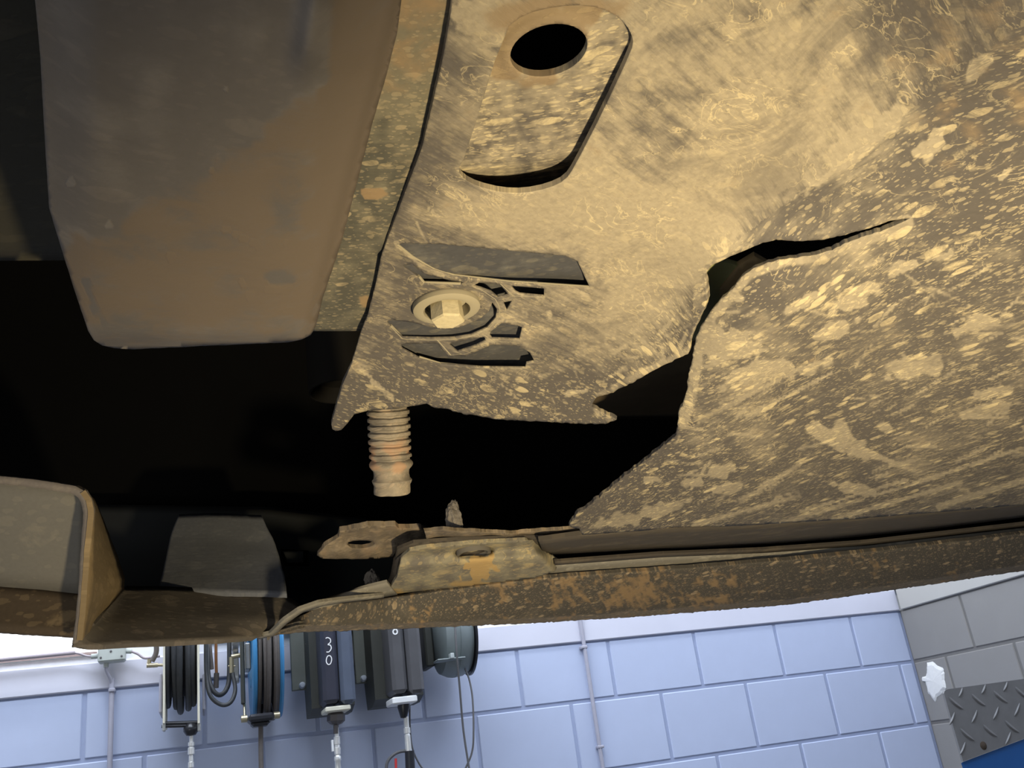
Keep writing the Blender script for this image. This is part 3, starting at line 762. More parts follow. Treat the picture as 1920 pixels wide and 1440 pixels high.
# ---- the splash shield: one moulding, torn
zsh = tps([(700, 100, .170), (1000, 0, .170), (1000, 300, .170), (900, 600, .170), (1150, 150, .171), (1200, 420, .170), (1060, 560, .169), (1250, 560, .168), (760, 480, .171), (720, 600, .171),
           (640, 780, .163), (760, 745, .164), (900, 770, .160), (1120, 785, .157), (1250, 660, .160),
           (1420, 380, .171), (1560, 240, .172), (1640, 80, .173), (1320, 300, .172), (1450, 150, .173), (1640, 330, .163), (1760, 180, .165), (1700, 410, .156), (1900, 40, .156),
           (1340, 600, .155), (1450, 520, .154), (1300, 720, .149), (1080, 985, .134), (1300, 990, .132), (1500, 978, .130), (1750, 960, .127), (1960, 940, .125), (1500, 760, .142), (1700, 650, .143), (1900, 420, .146), (1900, 700, .135), (2080, 300, .147), (1300, 880, .138)])
def edge(seq, jag=0, seed=0): return densify(seq, 5, jag, seed, closed=False)[:-1]
o1 = edge([(850, -60), (846, 20), (830, 110), (812, 190), (790, 280), (765, 345), (735, 425), (715, 480), (705, 530), (690, 590), (677, 622)], .6, 1)
o1 += edge([(677, 622), (660, 680), (642, 722), (628, 770), (621, 796), (623, 804), (629, 808), (640, 806), (652, 793), (664, 777), (690, 770), (738, 767), (800, 757)], .6, 2)
o1 += edge([(800, 757), (815, 764), (835, 766), (870, 776), (930, 786), (1000, 790), (1060, 793), (1120, 796), (1140, 793), (1156, 787), (1140, 778), (1125, 770), (1108, 762), (1118, 745), (1150, 735), (1190, 715), (1215, 700), (1245, 685), (1270, 672), (1290, 664)], 2.2, 3)
o1 += edge([(1290, 664), (1297, 630), (1310, 600), (1321, 578), (1327, 560), (1326, 545), (1322, 515), (1335, 497)], 1.5, 4)
o1 += edge([(1335, 497), (1365, 483), (1400, 468), (1430, 455), (1455, 450), (1500, 452), (1540, 450), (1580, 441), (1630, 428), (1670, 414), (1708, 409)], 1.2, 5)
o1 += edge([(1708, 409), (1690, 417), (1660, 430), (1640, 437), (1600, 450), (1560, 468), (1530, 478), (1480, 484), (1440, 492), (1410, 505), (1390, 520), (1370, 545), (1345, 568), (1332, 585)], 2.0, 6)
o1 += edge([(1332, 585), (1314, 612), (1305, 635), (1299, 665), (1292, 700), (1286, 740), (1272, 775), (1268, 815), (1240, 838), (1215, 860), (1180, 885), (1150, 910), (1115, 940), (1080, 965), (1067, 985), (1085, 992), (1092, 1003)], 3.0, 7)
o1 += edge([(1092, 1003), (1250, 992), (1400, 985), (1600, 973), (1800, 957), (1960, 943), (2080, 930), (2080, -60), (850, -60)], .8, 8)
pocket = smooth_poly([(946, 55), (873, 292), (858, 318), (870, 336), (897, 350), (943, 361), (984, 362), (1028, 353), (1060, 338), (1077, 313), (1130, 210), (1184, 95), (1188, 73), (1174, 45), (1145, 22), (1101, 9), (1042, 12), (984, 26)], 1)
H = [[(742, 459), (760, 456), (827, 458), (1060, 480), (1083, 490), (1106, 539), (953, 529), (850, 517), (813, 505), (773, 483)],
     [(755, 498), (773, 495), (784, 505), (798, 515), (844, 526), (869, 529), (863, 534), (792, 531), (782, 517)],
     [(887, 536), (898, 530), (937, 533), (954, 553), (933, 557), (921, 547), (902, 540)],
     [(958, 536), (1020, 541), (1020, 555), (975, 551), (967, 547)],
     [(944, 567), (960, 564), (950, 581)],
     [(725, 603), (734, 613), (755, 632), (809, 634), (850, 633), (883, 628), (912, 615), (929, 596), (932, 580), (923, 567), (917, 583), (901, 597), (882, 606), (863, 613), (833, 618), (800, 612), (775, 605), (736, 600)],
     [(916, 625), (940, 606), (979, 613), (974, 636), (923, 634)],
     [(842, 645), (883, 635), (908, 632), (912, 638), (892, 648), (858, 659)],
     [(752, 645), (821, 644), (840, 668), (873, 668), (921, 647), (975, 649), (994, 662), (1002, 677), (987, 680), (985, 689), (902, 688), (825, 682), (786, 671), (754, 653)]]
bring = [(836.5 + 41 * math.cos(a), 571 + 25 * math.sin(a)) for a in np.linspace(0, 2 * math.pi, 25)[:-1]]
lip_line = [(1700, 417), (1640, 440), (1560, 471), (1480, 487), (1410, 508), (1370, 548), (1332, 588), (1308, 635), (1299, 700), (1292, 745), (1279, 790)]
up_line = [(1290, 660), (1215, 696), (1120, 745), (1120, 775), (1150, 790)]
def pshield(P):
    n1 = nz(P, .02, 1); n2 = nz(P, .055, 2); n3 = nz(P, .006, 3)
    ridge = sst((P[:, 0] - 1290) * 0.62 + (P[:, 1] - 520) * .82, -40, 60)         # right of the ridge line
    low = sst(P[:, 1], 690, 720) * (1 - sst(P[:, 0], 1150, 1300))  # lower part darkened, the dimness of its angle put into the colour
    R = .60 + .26 * n3 + .20 * n1 - ridge * .22 - low * .24 - .20 * (1 - sst(P[:, 0], 780, 1100)) - .10 * ell(P, 900, 600, 230, 120, soft=.6)
    for e in ((1130, 390, 180, 75, 10), (1180, 560, 110, 90, 0), (1390, 250, 120, 90, -40), (1250, 450, 120, 60, 0), (1010, 420, 160, 30, 4)): R += .28 * ell(P, *e, soft=.8, N=n1)
    m = np.zeros(len(P))
    for e in ((905, 35, 52, 34, -10), (1385, 560, 12, 8, 0), (1720, 690, 46, 19, -8), (1840, 605, 40, 15, -12), (1655, 800, 14, 7, 10), (1560, 815, 34, 14, 15), (1595, 838, 30, 13, 30), (1430, 700, 60, 16, -15), (1370, 650, 44, 22, -20), (1330, 640, 30, 24, -40),
              (1300, 905, 20, 8, 0), (1350, 885, 20, 12, -20), (1365, 915, 24, 9, -10), (1220, 900, 16, 8, 0), (1240, 955, 42, 12, -12), (1160, 975, 40, 12, -5), (1560, 620, 36, 12, -20), (1520, 690, 40, 10, -18), (1600, 560, 50, 14, -25),
              (1600, 915, 40, 9, 12), (1745, 270, 34, 20, -35), (1850, 770, 60, 13, -14), (1870, 735, 40, 9, -14), (1175, 505, 4.5, 9, 10), (1030, 592, 5, 9, 0), (1040, 497, 8, 4, 0), (1085, 735, 18, 6, -10), (1480, 340, 26, 6, -40), (1500, 570, 28, 8, -30), (1450, 480, 20, 6, -20),
              (705, 362, 24, 10, 5), (1600, 250, 22, 7, -40), (1830, 130, 40, 12, -45), (1300, 380, 5, 5, 0), (1490, 300, 6, 6, 0), (1690, 500, 30, 10, -20), (1770, 480, 26, 9, -15), (1880, 330, 16, 5, -40)):
        m = np.maximum(m, ell(P, *e, soft=.3, N=n2 + n1 * .6, jag=.9))
    m = np.maximum(m, .9 * ell(P, 1590, 285, 110, 20, -37, soft=.35, N=n2 * .8 + n1 * .5, jag=.8))     # highlight along the ridge put into the mud colour
    for e in ((1575, 800, 1610, 850, 14, 10), (1600, 840, 1650, 858, 12, 5), (1650, 858, 1718, 884, 4, 2), (1520, 805, 1580, 845, 10, 6)): m = np.maximum(m, .8 * seg(P, *e))
    rs = random.Random(4)
    for k in range(11):
        a = k * 0.57 + rs.uniform(-.2, .2); L_ = rs.uniform(.35, 1.1); m = np.maximum(m, rs.uniform(.25, .5) * seg(P, 1745 + rs.uniform(-8, 8), 545 + rs.uniform(-6, 6), 1745 + 85 * L_ * math.cos(a), 545 + 55 * L_ * math.sin(a), 4, 1.5))
    for k in range(150):            # short random scratches over the right half
        cx, cy = rs.uniform(1120, 1950), rs.uniform(420, 990); L_ = rs.uniform(12, 70); a = rs.gauss(-.42, .35)
        m = np.maximum(m, rs.uniform(.25, .6) * seg(P, cx, cy, cx + L_ * math.cos(a), cy + L_ * math.sin(a), rs.uniform(1.6, 3.2)))
    for k in range(60):             # and over the left half
        cx, cy = rs.uniform(700, 1300), rs.uniform(360, 780); L_ = rs.uniform(8, 40); a = rs.gauss(.5, .5)
        m = np.maximum(m, rs.uniform(.25, .55) * seg(P, cx, cy, cx + L_ * math.cos(a), cy + L_ * math.sin(a), rs.uniform(1.6, 2.8)))
    for e in ((1190, 75, 1215, 72, 3), (1215, 72, 1240, 50, 3), (1240, 50, 1270, 5, 4), (1160, 45, 1190, 74, 3), (673, 690, 738, 745, 3), (695, 715, 735, 750, 3), (1010, 762, 1050, 788, 2.5), (1005, 402, 1140, 397, 2.5), (900, 430, 945, 452, 2.5), (1240, 700, 1320, 660, 3), (1310, 790, 1500, 690, 3), (1390, 940, 1500, 870, 3),
              (1400, 780, 1560, 700, 3), (1500, 960, 1700, 900, 3), (1300, 985, 1500, 930, 4), (1640, 930, 1920, 840, 3), (1560, 975, 1800, 905, 4), (1450, 985, 1620, 935, 4), (1760, 950, 1920, 900, 5), (742, 455, 790, 500, 4), (790, 500, 830, 517, 4)): m = np.maximum(m, .75 * seg(P, *e))
    R = R - .30 * sst(P[:, 0] + .4 * (480 - P[:, 1]), 1720, 1900) * (1 - sst(P[:, 1], 380, 560)) - .08 * ell(P, 1235, 210, 60, 120, 15, soft=.8)
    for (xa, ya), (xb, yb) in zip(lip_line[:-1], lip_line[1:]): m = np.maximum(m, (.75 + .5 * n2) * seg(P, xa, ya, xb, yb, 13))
    for (xa, ya), (xb, yb) in zip(up_line[:-1], up_line[1:]): m = np.maximum(m, (.45 + .5 * n2) * seg(P, xa, ya, xb, yb, 9))
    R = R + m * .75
    Gc = .12 + .18 * sst(P[:, 0], 1500, 1800) * (1 - sst(P[:, 1], 200, 500)) + .25 * n1 + .6 * ell(P, 1040, 45, 110, 70, 0, soft=.6)
    B = .25 * sst(P[:, 0], 1300, 1500) * sst(P[:, 1], 450, 600) - m
    B = np.maximum(B, .35 * ell(P, 860, 210, 90, 150, 0, soft=.6))
    Al = .22 + .58 * ridge * sst(P[:, 0], 1050, 1300) + .25 * low + .2 * sst(P[:, 1], 380, 600)
    return np.clip(np.stack([R, Gc, B, Al], 1), 0, 1)
e1 = unproj(np.array([[1500., 800], [1620., 735]]), np.array([.14, .14])); e1 = e1[1] - e1[0]
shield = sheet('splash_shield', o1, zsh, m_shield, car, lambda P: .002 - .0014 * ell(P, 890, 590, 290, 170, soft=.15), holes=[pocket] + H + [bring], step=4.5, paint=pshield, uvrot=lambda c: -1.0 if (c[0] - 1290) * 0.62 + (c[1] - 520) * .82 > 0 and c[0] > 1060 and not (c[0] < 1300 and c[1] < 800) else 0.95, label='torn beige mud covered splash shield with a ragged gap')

# ---- recessed flap in the slot, with the oval hole
ov = [(1029 + 74 * math.cos(a) * math.cos(-.27) - 47 * math.sin(a) * math.sin(-.27), 94 + 74 * math.cos(a) * math.sin(-.27) + 47 * math.sin(a) * math.cos(-.27)) for a in np.linspace(0, 2 * math.pi, 37)[:-1]]
def zflap(P):
    bottom = sst(P[:, 1] + (P[:, 0] - 960) * .12, 295, 372)
    right = sst((P[:, 0] - 1130) + (P[:, 1] - 210) * .5, -70, 25)
    col = ell(P, 1029, 94, 92, 66, -15, soft=.14)
    return .1732 + .0006 + right * .0016 * sst(P[:, 1], 60, 130) + bottom * .016 - col * .0010
flo = smooth_poly([(935, 50), (850, 300), (835, 330), (870, 380), (943, 400), (1000, 400), (1050, 385), (1100, 330), (1155, 215), (1210, 95), (1210, 60), (1180, 20), (1145, 0), (1101, -10), (1042, -8), (975, 10)], 1)
def pflap(P):
    n1 = nz(P, .03, 7); n2 = nz(P, .09, 8)
    R = .55 + .3 * n1 + .35 * ell(P, 1020, 90, 115, 85, -15, soft=.5) + .2 * n2
    Gc = .9 * ell(P, 1000, 70, 125, 85, -15, soft=.35, N=n1) * (1 - ell(P, 1130, 150, 60, 120, 20, soft=.4))
    B = .3 * ell(P, 1010, 235, 110, 40, 10, soft=.8)
    return np.clip(np.stack([R, Gc, B], 1), 0, 1)
sheet('slot_flap', flo, zflap, m_shield, car, .0022, holes=[ov], step=5.5, paint=pflap, label='recessed flap with an oval hole')

# ---- floor of the ribbed recess, its shade put into the colour, and the bolt
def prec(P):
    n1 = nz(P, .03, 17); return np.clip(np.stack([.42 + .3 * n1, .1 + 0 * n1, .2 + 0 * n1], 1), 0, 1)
sheet('recess_floor', [(736, 445), (1090, 465), (1130, 560), (1045, 600), (1030, 700), (760, 690), (716, 612), (720, 594), (750, 560), (740, 490)], lambda P: .1715 + 0 * P[:, 0] + .0045 * sst(P[:, 1], 512, 532) * (1 - sst(P[:, 1], 560, 590)), m_recess_shade, shield, .0015, step=10, paint=prec, label='plastic floor behind the ribs with its shade in the colour')
def ribstrip(pts, wpx, drop=.004, name='rib'):
    P = np.array(resample(densify(pts, 6, closed=False), 40))
    W = unproj(P, zsh(P)); k = wpx * .38 / FPX
    MB().tube(list(W + np.array([0, 0, .0006])), k, 8).build(name, m_rib, shield, True)
ribstrip([(742, 458), (773, 483), (813, 506), (850, 518), (953, 530), (1106, 540)], 2.6)
ribstrip([(732, 612), (755, 636), (809, 638), (850, 637), (885, 631), (915, 618), (934, 598), (938, 580), (930, 562), (905, 545), (887, 538)], 3.2)
ribstrip([(820, 638), (845, 666)], 3.4); ribstrip([(845, 666), (873, 664), (900, 652), (920, 640), (975, 642)], 3.0)
ribstrip([(912, 640), (918, 622)], 3.0); ribstrip([(785, 520), (795, 532), (866, 534), (880, 526)], 2.8)
ribstrip([(938, 532), (962, 555), (1022, 558)], 3.2); ribstrip([(935, 562), (962, 556)], 3.0)
ribstrip([(786, 671), (825, 683), (902, 690), (985, 691), (1012, 692)], 2.2)
bc = unproj(np.array([[837., 574.]]), np.array([.1702]))[0]; rr = 41 * .385 / FPX
MB().lathe([(rr * 1.52, .000), (rr * 1.50, -.0014), (rr * 1.30, -.0024), (rr * 1.05, -.0020), (rr * 1.0, .0005), (rr * 1.0, .004), (rr * 1.1, .004), (rr * 1.5, .001)], bc, (0, 0, 1), 48, True).build('boss_ring', m_rib, shield, True)
MB().lathe([(rr * .55, .0040), (rr * .93, .0040), (rr * .95, .0022), (rr * .80, .0016), (rr * .55, .0018)], bc, (0, 0, 1), 48, True).build('washer', m_rib, shield, True)
hexm = dirty('dusty_bolt_steel', (0.16, 0.15, 0.13), (0.6, .52, .34), (0.42, 0.38, 0.28), stretch=1, scale=300, film=.9, spot=.5, fine=.5)
mb = MB(); mb.lathe([(1e-5, .004), (rr * .72, .004), (rr * .76, -.0062), (rr * .70, -.0070), (1e-5, -.0072)], bc, (0, 0, 1), 6); mb.build('bolt_head', simple('dusty_bolt', (.46,.40,.26), .8, 0, .2, 500, .2), shield)

# ---- flange strip between shield and subframe cover
m_strip = dirty('speckled_dark_strip', (0.070, 0.068, 0.056), (0.42, 0.34, 0.21), (0.16, 0.145, 0.105), angle=.2, stretch=1.6, scale=170, film=.4, spot=.5, rust=(.23, .16, .09))
def pstrip(P):
    n1 = nz(P, .03, 27); R = .45 + .3 * n1 + .3 * (1 - sst(P[:, 1], 150, 330)); Gc = .1 + ell(P, 705, 362, 24, 12, 0, N=n1) + .6 * ell(P, 685, 565, 12, 12) + .35 * (1 - sst(P[:, 1], 100, 300))
    return np.clip(np.stack([R + Gc * .3, Gc, 0 * R], 1), 0, 1)
sheet('flange_strip', [(745, -60), (880, -60), (870, 50), (850, 150), (820, 290), (765, 430), (735, 500), (712, 560), (690, 618), (674, 621), (588, 621), (590, 560), (640, 400), (700, 180)], lambda P: .1724 + 0 * P[:, 0] + .0015 * sst(P[:, 1], 468, 474), m_strip, car, .002, step=7, paint=pstrip, label='dark speckled flange strip')

# ---- subframe cover
m_cover = dirty('brown_grey_cover', (0.078, 0.072, 0.070), (0.36, 0.30, 0.24), (0.110, 0.102, 0.098), angle=.6, stretch=2.2, scale=90, film=.55, spot=.05, fine=.25, rust=(0.098, 0.076, 0.056), streak=.1)
cov = densify([(60, -60), (75, 100), (85, 280), (92, 390), (110, 450), (135, 530), (165, 620)], 8, .5, 31, False) + [(176, 638), (192, 648), (215, 653)] + densify([(250, 655), (400, 648), (540, 642)], 8, .8, 32, False) + [(565, 637), (583, 628), (592, 612), (598, 590)] + densify([(605, 560), (640, 455), (665, 360), (700, 225), (725, 140), (745, 60), (760, -60)], 8, .6, 33, False)
def zcov(P):
    fold = (P[:, 0] - (600 - .16 * np.maximum(P[:, 1], 0)))
    z = .140 + .0000 * P[:, 0] - .012 * np.exp(-(np.minimum(fold, 0) / 260) ** 2) * 0
    f2 = sst(fold, -30, 60) * (1 - sst(P[:, 1], 300, 620))
    z = z + .010 * sst(fold, -20, 170) - .004 * np.exp(-((fold + 5) / 28) ** 2) * (1 - sst(P[:, 1], 80, 170))
    z = z + .006 * sst(P[:, 1], 625, 655) + .006 * (1 - sst(P[:, 0], 60, 190)) + .004 * sst(P[:, 0] + P[:, 1] * .27, 730, 760)
    return z
def pcov(P):
    n1 = nz(P, .012, 41); n2 = nz(P, .045, 42)
    line = P[:, 1] - (405 - .62 * (P[:, 0] - 200)) + 40 * n1 + 22 * n2
    g = sst(line, -25, 45)  # edge of the lamp's beam put into the colour, brown past it
    R = .35 + .35 * n1 + .15 * g + .25 * sst(P[:, 0], 520, 620); Gc = g * (.62 + .2 * n1) * (1 - .45 * sst(P[:, 1], 560, 660)) + .7 * sst(P[:, 0], 590, 640)  # lit face right of the fold is put into the colour too
    B = .9 * np.maximum.reduce([ell(P, 485, 205, 3, 3), .5 * ell(P, 455, 190, 45, 26, 0, N=n2), ell(P, 437, 210, 9, 7), ell(P, 473, 158, 5, 5), .7 * ell(P, 525, 522, 34, 12, 5, N=n2), seg(P, 160, 530, 180, 585, 7, 5), seg(P, 180, 585, 205, 625, 4, 2), ell(P, 605, 515, 14, 3)])
    sp = np.maximum.reduce([ell(P, a, b, r, r * .8, 30) for a, b, r in ((132, 343, 8), (320, 483, 8), (204, 421, 6), (453, 531, 7), (465, 553, 8), (397, 323, 4), (535, 455, 4), (683, 250, 8), (663, 88, 5), (424, 170, 7))] + [seg(P, 420, 430, 485, 462, 3), seg(P, 535, 580, 590, 600, 4), seg(P, 500, 540, 525, 548, 4)])
    R = R + sp * .9; B = B - sp
    R = R - B * .6; Gc = Gc * (1 - B * .8)
    return np.clip(np.stack([R, Gc, B], 1), 0, 1)
sheet('subframe_cover', cov, zcov, m_cover, car, .003, step=8, paint=pcov, label='smooth brown and grey subframe cover')

# ---- dark panel at the far left, and an unseen dark box added to keep light out
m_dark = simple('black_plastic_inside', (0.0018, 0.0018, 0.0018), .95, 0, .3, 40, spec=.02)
m_dim = dirty('dim_inner_panel', (0.030, 0.028, 0.020), (0.07, .06, .04), (0.045, 0.042, 0.028), scale=60, film=.5, spot=.3)
sheet('inner_panel', [(-200, -80), (110, -80), (130, 380), (165, 488), (-200, 490)], lambda P: .19 + .02 * sst(P[:, 1], 470, 490), m_dim, car, .003, step=20, label='dark olive inner panel')
def gbox(name, s0, s1, g0, g1, z0, z1, mat, label=None):
    V = [G(s, g, z) for s in (s0, s1) for g in (g0, g1) for z in (z0, z1)]
    mb = MB().add(V, [(0, 1, 3, 2), (4, 6, 7, 5), (0, 4, 5, 1), (2, 3, 7, 6), (0, 2, 6, 4), (1, 5, 7, 3)]); return mb.build(name, mat, car, label=label)
gbox('light_block_roof', -.75, 1.0, -.45, 1.25, .56, .58, m_dark)
gbox('light_block_side', -.75, -.73, -.45, 1.25, .17, .56, m_dark)
gbox('light_block_side', .98, 1.0, -.45, 1.25, .17, .56, m_dark)
gbox('light_block_end', -.73, .98, -.45, -.43, .17, .56, m_dark)

# ---- bumper lower lip: runs along the bottom of the car
m_lip = dirty('rusty_muddy_lip', (0.072, 0.066, 0.058), (0.40, 0.31, 0.20), (0.16, 0.138, 0.108), angle=0, stretch=1.3, scale=170, film=.55, spot=.6, fine=.8, rust=(0.24, 0.165, 0.090), streak=.1)
m_flg = dirty('pale_dusty_flange', (0.20, 0.19, 0.165), (0.6, .56, .45), (0.55, 0.52, 0.45), stretch=2, scale=80, film=.8, spot=.25, fine=.3)
m_rail = dirty('brown_rail_steel', (0.060, 0.052, 0.044), (0.16, .13, .09), (0.10, 0.085, 0.070), stretch=4, scale=60, film=.45, spot=.3, fine=.3)
Z = .100
def plip(P):
    n1 = nz(P, .03, 51); return np.clip(np.stack([.24 + .35 * n1 + .55 * (1 - sst(P[:, 2], .1010, .1018)), .12 + .35 * nz(P, .012, 52) + .45 * nz(P, .06, 53) + .4 * nz(P, .16, 54) + .3 * ell(P, 1150, 1105, 220, 40, 0, soft=.9), .8 * np.exp(-((P[:, 2] - .1024) / .0006) ** 2)], 1), 0, 1)  # lit ledge and dark crease above it put into the colour
bar_bot = [(500, 1192, Z), (560, 1186, Z), (700, 1181, Z), (850, 1175, Z), (1000, 1169, Z), (1240, 1153, Z), (1479, 1134, Z), (1671, 1107, Z), (1920, 1070, Z), (2150, 1035, Z)]
bar_low = [(500, 1189, .1015), (560, 1172, .1015), (700, 1170, .1015), (850, 1164, .1015), (1000, 1158, .1015), (1240, 1142, .1015), (1479, 1122, .1015), (1671, 1096, .1015), (1920, 1058, .1015), (2150, 1023, .1015)]
bar_top = [(500, 1186, .103), (600, 1136, .112), (720, 1122, .118), (850, 1105, .120), (1000, 1086, .121), (1120, 1076, .121), (1287, 1065, .121), (1479, 1050, .121), (1671, 1030, .121), (1920, 1000, .121), (2150, 972, .121)]
bar_in = [(500, 1184, .104), (600, 1130, .114), (720, 1114, .120), (850, 1098, .122), (1000, 1080, .124), (1120, 1070, .124), (1287, 1058, .124), (1479, 1046, .124), (1671, 1025, .124), (1920, 994, .124), (2150, 966, .124)]
lip = loft('lower_lip', [bar_top, bar_low, bar_bot], m_lip, car, n=420, sub=12, thick=.003, wob=.00045, paint=plip, label='rusty brown lower lip caked with mud', edge=.0008)
# unseen outer skin added up from the lip to block light from the room
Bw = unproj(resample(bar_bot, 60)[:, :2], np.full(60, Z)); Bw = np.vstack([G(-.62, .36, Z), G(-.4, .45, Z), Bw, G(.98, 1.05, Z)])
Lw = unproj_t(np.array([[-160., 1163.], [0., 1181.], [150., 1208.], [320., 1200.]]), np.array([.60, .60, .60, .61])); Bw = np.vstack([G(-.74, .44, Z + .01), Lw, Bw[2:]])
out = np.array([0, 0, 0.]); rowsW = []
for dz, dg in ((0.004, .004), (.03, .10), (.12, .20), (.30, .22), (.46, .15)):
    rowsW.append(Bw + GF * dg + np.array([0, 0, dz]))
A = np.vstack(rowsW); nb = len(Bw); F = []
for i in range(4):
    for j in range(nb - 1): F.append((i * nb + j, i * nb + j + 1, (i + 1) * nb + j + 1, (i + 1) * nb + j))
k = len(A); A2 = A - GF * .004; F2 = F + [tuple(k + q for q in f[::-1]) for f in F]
mb = MB().add(np.vstack([A, A2]), F2); mb.build('unseen_bumper_skin', simple('dark_bumper_plastic', (.003, .003, .003), .9, spec=.05), car, True)

# pale flange above the lip, right side
fl_top = [(1040, 1059, .127), (1240, 1044, .128), (1431, 1036, .129), (1623, 1022, .129), (1920, 988, .129), (2150, 958, .129)]
fl_bot = [(1000, 1087, .1235), (1120, 1075, .1235), (1287, 1064, .1235), (1479, 1049, .1235), (1671, 1029, .1235), (1920, 999, .1235), (2150, 971, .1235)]
loft('pale_flange', [fl_top, fl_bot], m_flg, car, n=90, sub=3, thick=.002, label='pale dusty flange above the lip')
loft('flange_edge', [[(a, b - 6, c + .0006) for a, b, c in fl_top], [(a, b + 1, c - .001) for a, b, c in fl_top]], m_rail, car, n=90, sub=2, thick=.002)
# inner rail under the shield's lower edge
r_top = [(1010, 1014, .1335), (1096, 1002, .1335), (1250, 991, .132), (1431, 983, .131), (1675, 966, .129), (1920, 943, .126), (2150, 918, .124)]
r_bot = [(1020, 1042, .1345), (1096, 1041, .1345), (1287, 1030, .134), (1431, 1021, .134), (1575, 1010, .134), (1750, 992, .134), (1920, 970, .134), (2150, 935, .134)]
loft('inner_rail', [r_top, r_bot], m_rail, car, n=90, sub=4, thick=.003, label='brown steel rail under the shield edge')
# thin torn strip with the ragged plastic scrap
m_scrap = dirty('muddy_scrap', (0.12, 0.10, 0.080), (0.36, .28, .18), (0.22, 0.18, 0.13), stretch=1.5, scale=90, film=.7, spot=.5, fine=.8, rust=(.22, .16, .11), vein=.5)
def ps(P):
    n1 = nz(P, .05, 61); return np.clip(np.stack([.5 + .4 * n1, .25 + .4 * n1, ell(P, 680, 1020, 30, 8, 0)], 1), 0, 1)
hole = smooth_poly([(648, 1018), (668, 1013), (695, 1014), (705, 1020), (690, 1027), (660, 1029)], 1)
def zscrap(P): return .148 + .003 * nz(P, .012, 63) + .0008 * nz(P, .05, 64) - .006 * sst(P[:, 1], 1000, 1045)
sheet('torn_scrap', densify([(594, 1041), (612, 1022), (634, 1008), (637, 996), (655, 993), (690, 986), (742, 985), (748, 991), (790, 990), (800, 997), (806, 1010), (790, 1014), (766, 1020), (748, 1030), (738, 1045), (700, 1048), (640, 1049), (604, 1048)], 4, 1.0, 62), zscrap, m_scrap, car, .003, holes=[hole], step=4, paint=ps, label='ragged muddy plastic scrap hanging in the gap')
sheet('torn_strip', densify([(796, 996), (830, 993), (900, 997), (960, 1000), (1000, 996), (1095, 990), (1096, 1003), (1020, 1006), (950, 1010), (880, 1009), (800, 1013)], 4, .8, 65), lambda P: .140 + .002 * nz(P, .03, 66), m_scrap, car, .002, step=4, paint=ps, label='thin torn strip')
def zunder(P): return .134 + 0 * P[:, 0]
sheet('rail_end', [(745, 1030), (775, 1018), (860, 1012), (1020, 1008), (1040, 1016), (1040, 1040), (1000, 1025), (900, 1020), (800, 1030), (758, 1048), (738, 1062)], lambda P: .1375 + 0 * P[:, 0], m_rail, car, .002, step=7)

# raised boss on the lip with a round socket
m_boss = dirty('dusty_boss_plastic', (0.13, 0.12, 0.105), (0.46, .36, .18), (0.27, 0.245, 0.17), stretch=1.5, scale=80, film=.55, spot=.6, fine=.5, rust=(.40, .27, .11), vein=.6)
boss = densify([(722, 1119), (745, 1080), (752, 1045), (768, 1032), (800, 1026), (900, 1017), (1000, 1012), (1012, 1020), (1049, 1054), (1040, 1072), (1000, 1084), (900, 1098), (800, 1111)], 5, .7, 71)
def zboss(P):
    top = 1 - sst(P[:, 1] + (P[:, 0] - 880) * .07, 1028, 1056)
    sd = sst(P[:, 0] - (P[:, 1] - 1012) * .8, 985, 1012)
    return .1215 + .010 * (1 - sst(P[:, 1] + (P[:, 0] - 880) * .10, 1028, 1100)) + .004 * top + .004 * sd + .002 * ell(P, 888, 1034, 36, 10, -3, soft=.2) 
def pb(P):
    n1 = nz(P, .04, 72); return np.clip(np.stack([.55 + .4 * n1, .15 + .7 * ell(P, 900, 1062, 26, 26, 60, soft=.1, N=nz(P,.07,73), jag=1.6) + .5 * ell(P, 880, 1095, 40, 8, 0, N=n1) + .4 * ell(P, 740, 1110, 20, 8), 0 * n1 + .3 * ell(P, 840, 1070, 30, 20)], 1), 0, 1)
bs = sheet('lip_boss', boss, zboss, m_boss, car, .002, step=4, paint=pb, label='raised dusty boss on the lip with a round socket')
q = unproj(np.array([[888., 1036.]]), np.array([.1345]))[0]; r0 = 34 * .62 / FPX
MB().lathe([(r0 * .75, .003), (r0 * .8, -.0008), (r0 * .98, -.0012), (r0, .003)], q, (0, 0, 1), 32, True).build('socket_ring', m_boss, bs, True)
MB().lathe([(1e-5, .0025), (r0 * .6, .0025), (r0 * .6, .0005), (r0 * .7, .0005), (r0 * .7, .003)], q, (0, 0, 1), 32).build('socket_cup', m_rail, bs, True)
loft('boss_side', [[(720, 1121, .1225), (742, 1080, .129), (748, 1047, .136), (764, 1031, .1375)], [(712, 1119, .128), (732, 1078, .134), (738, 1045, .140), (756, 1026, .142)]], m_scrap, car, n=20, sub=2, thick=.002)
loft('lip_shelf', [[(585, 1128, .119), (640, 1112, .121), (700, 1098, .123), (726, 1092, .124)], [(560, 1145, .112), (600, 1134, .1125), (660, 1126, .1155), (720, 1120, .1185), (745, 1116, .1195)]], m_flg, car, n=30, sub=3, thick=.002)

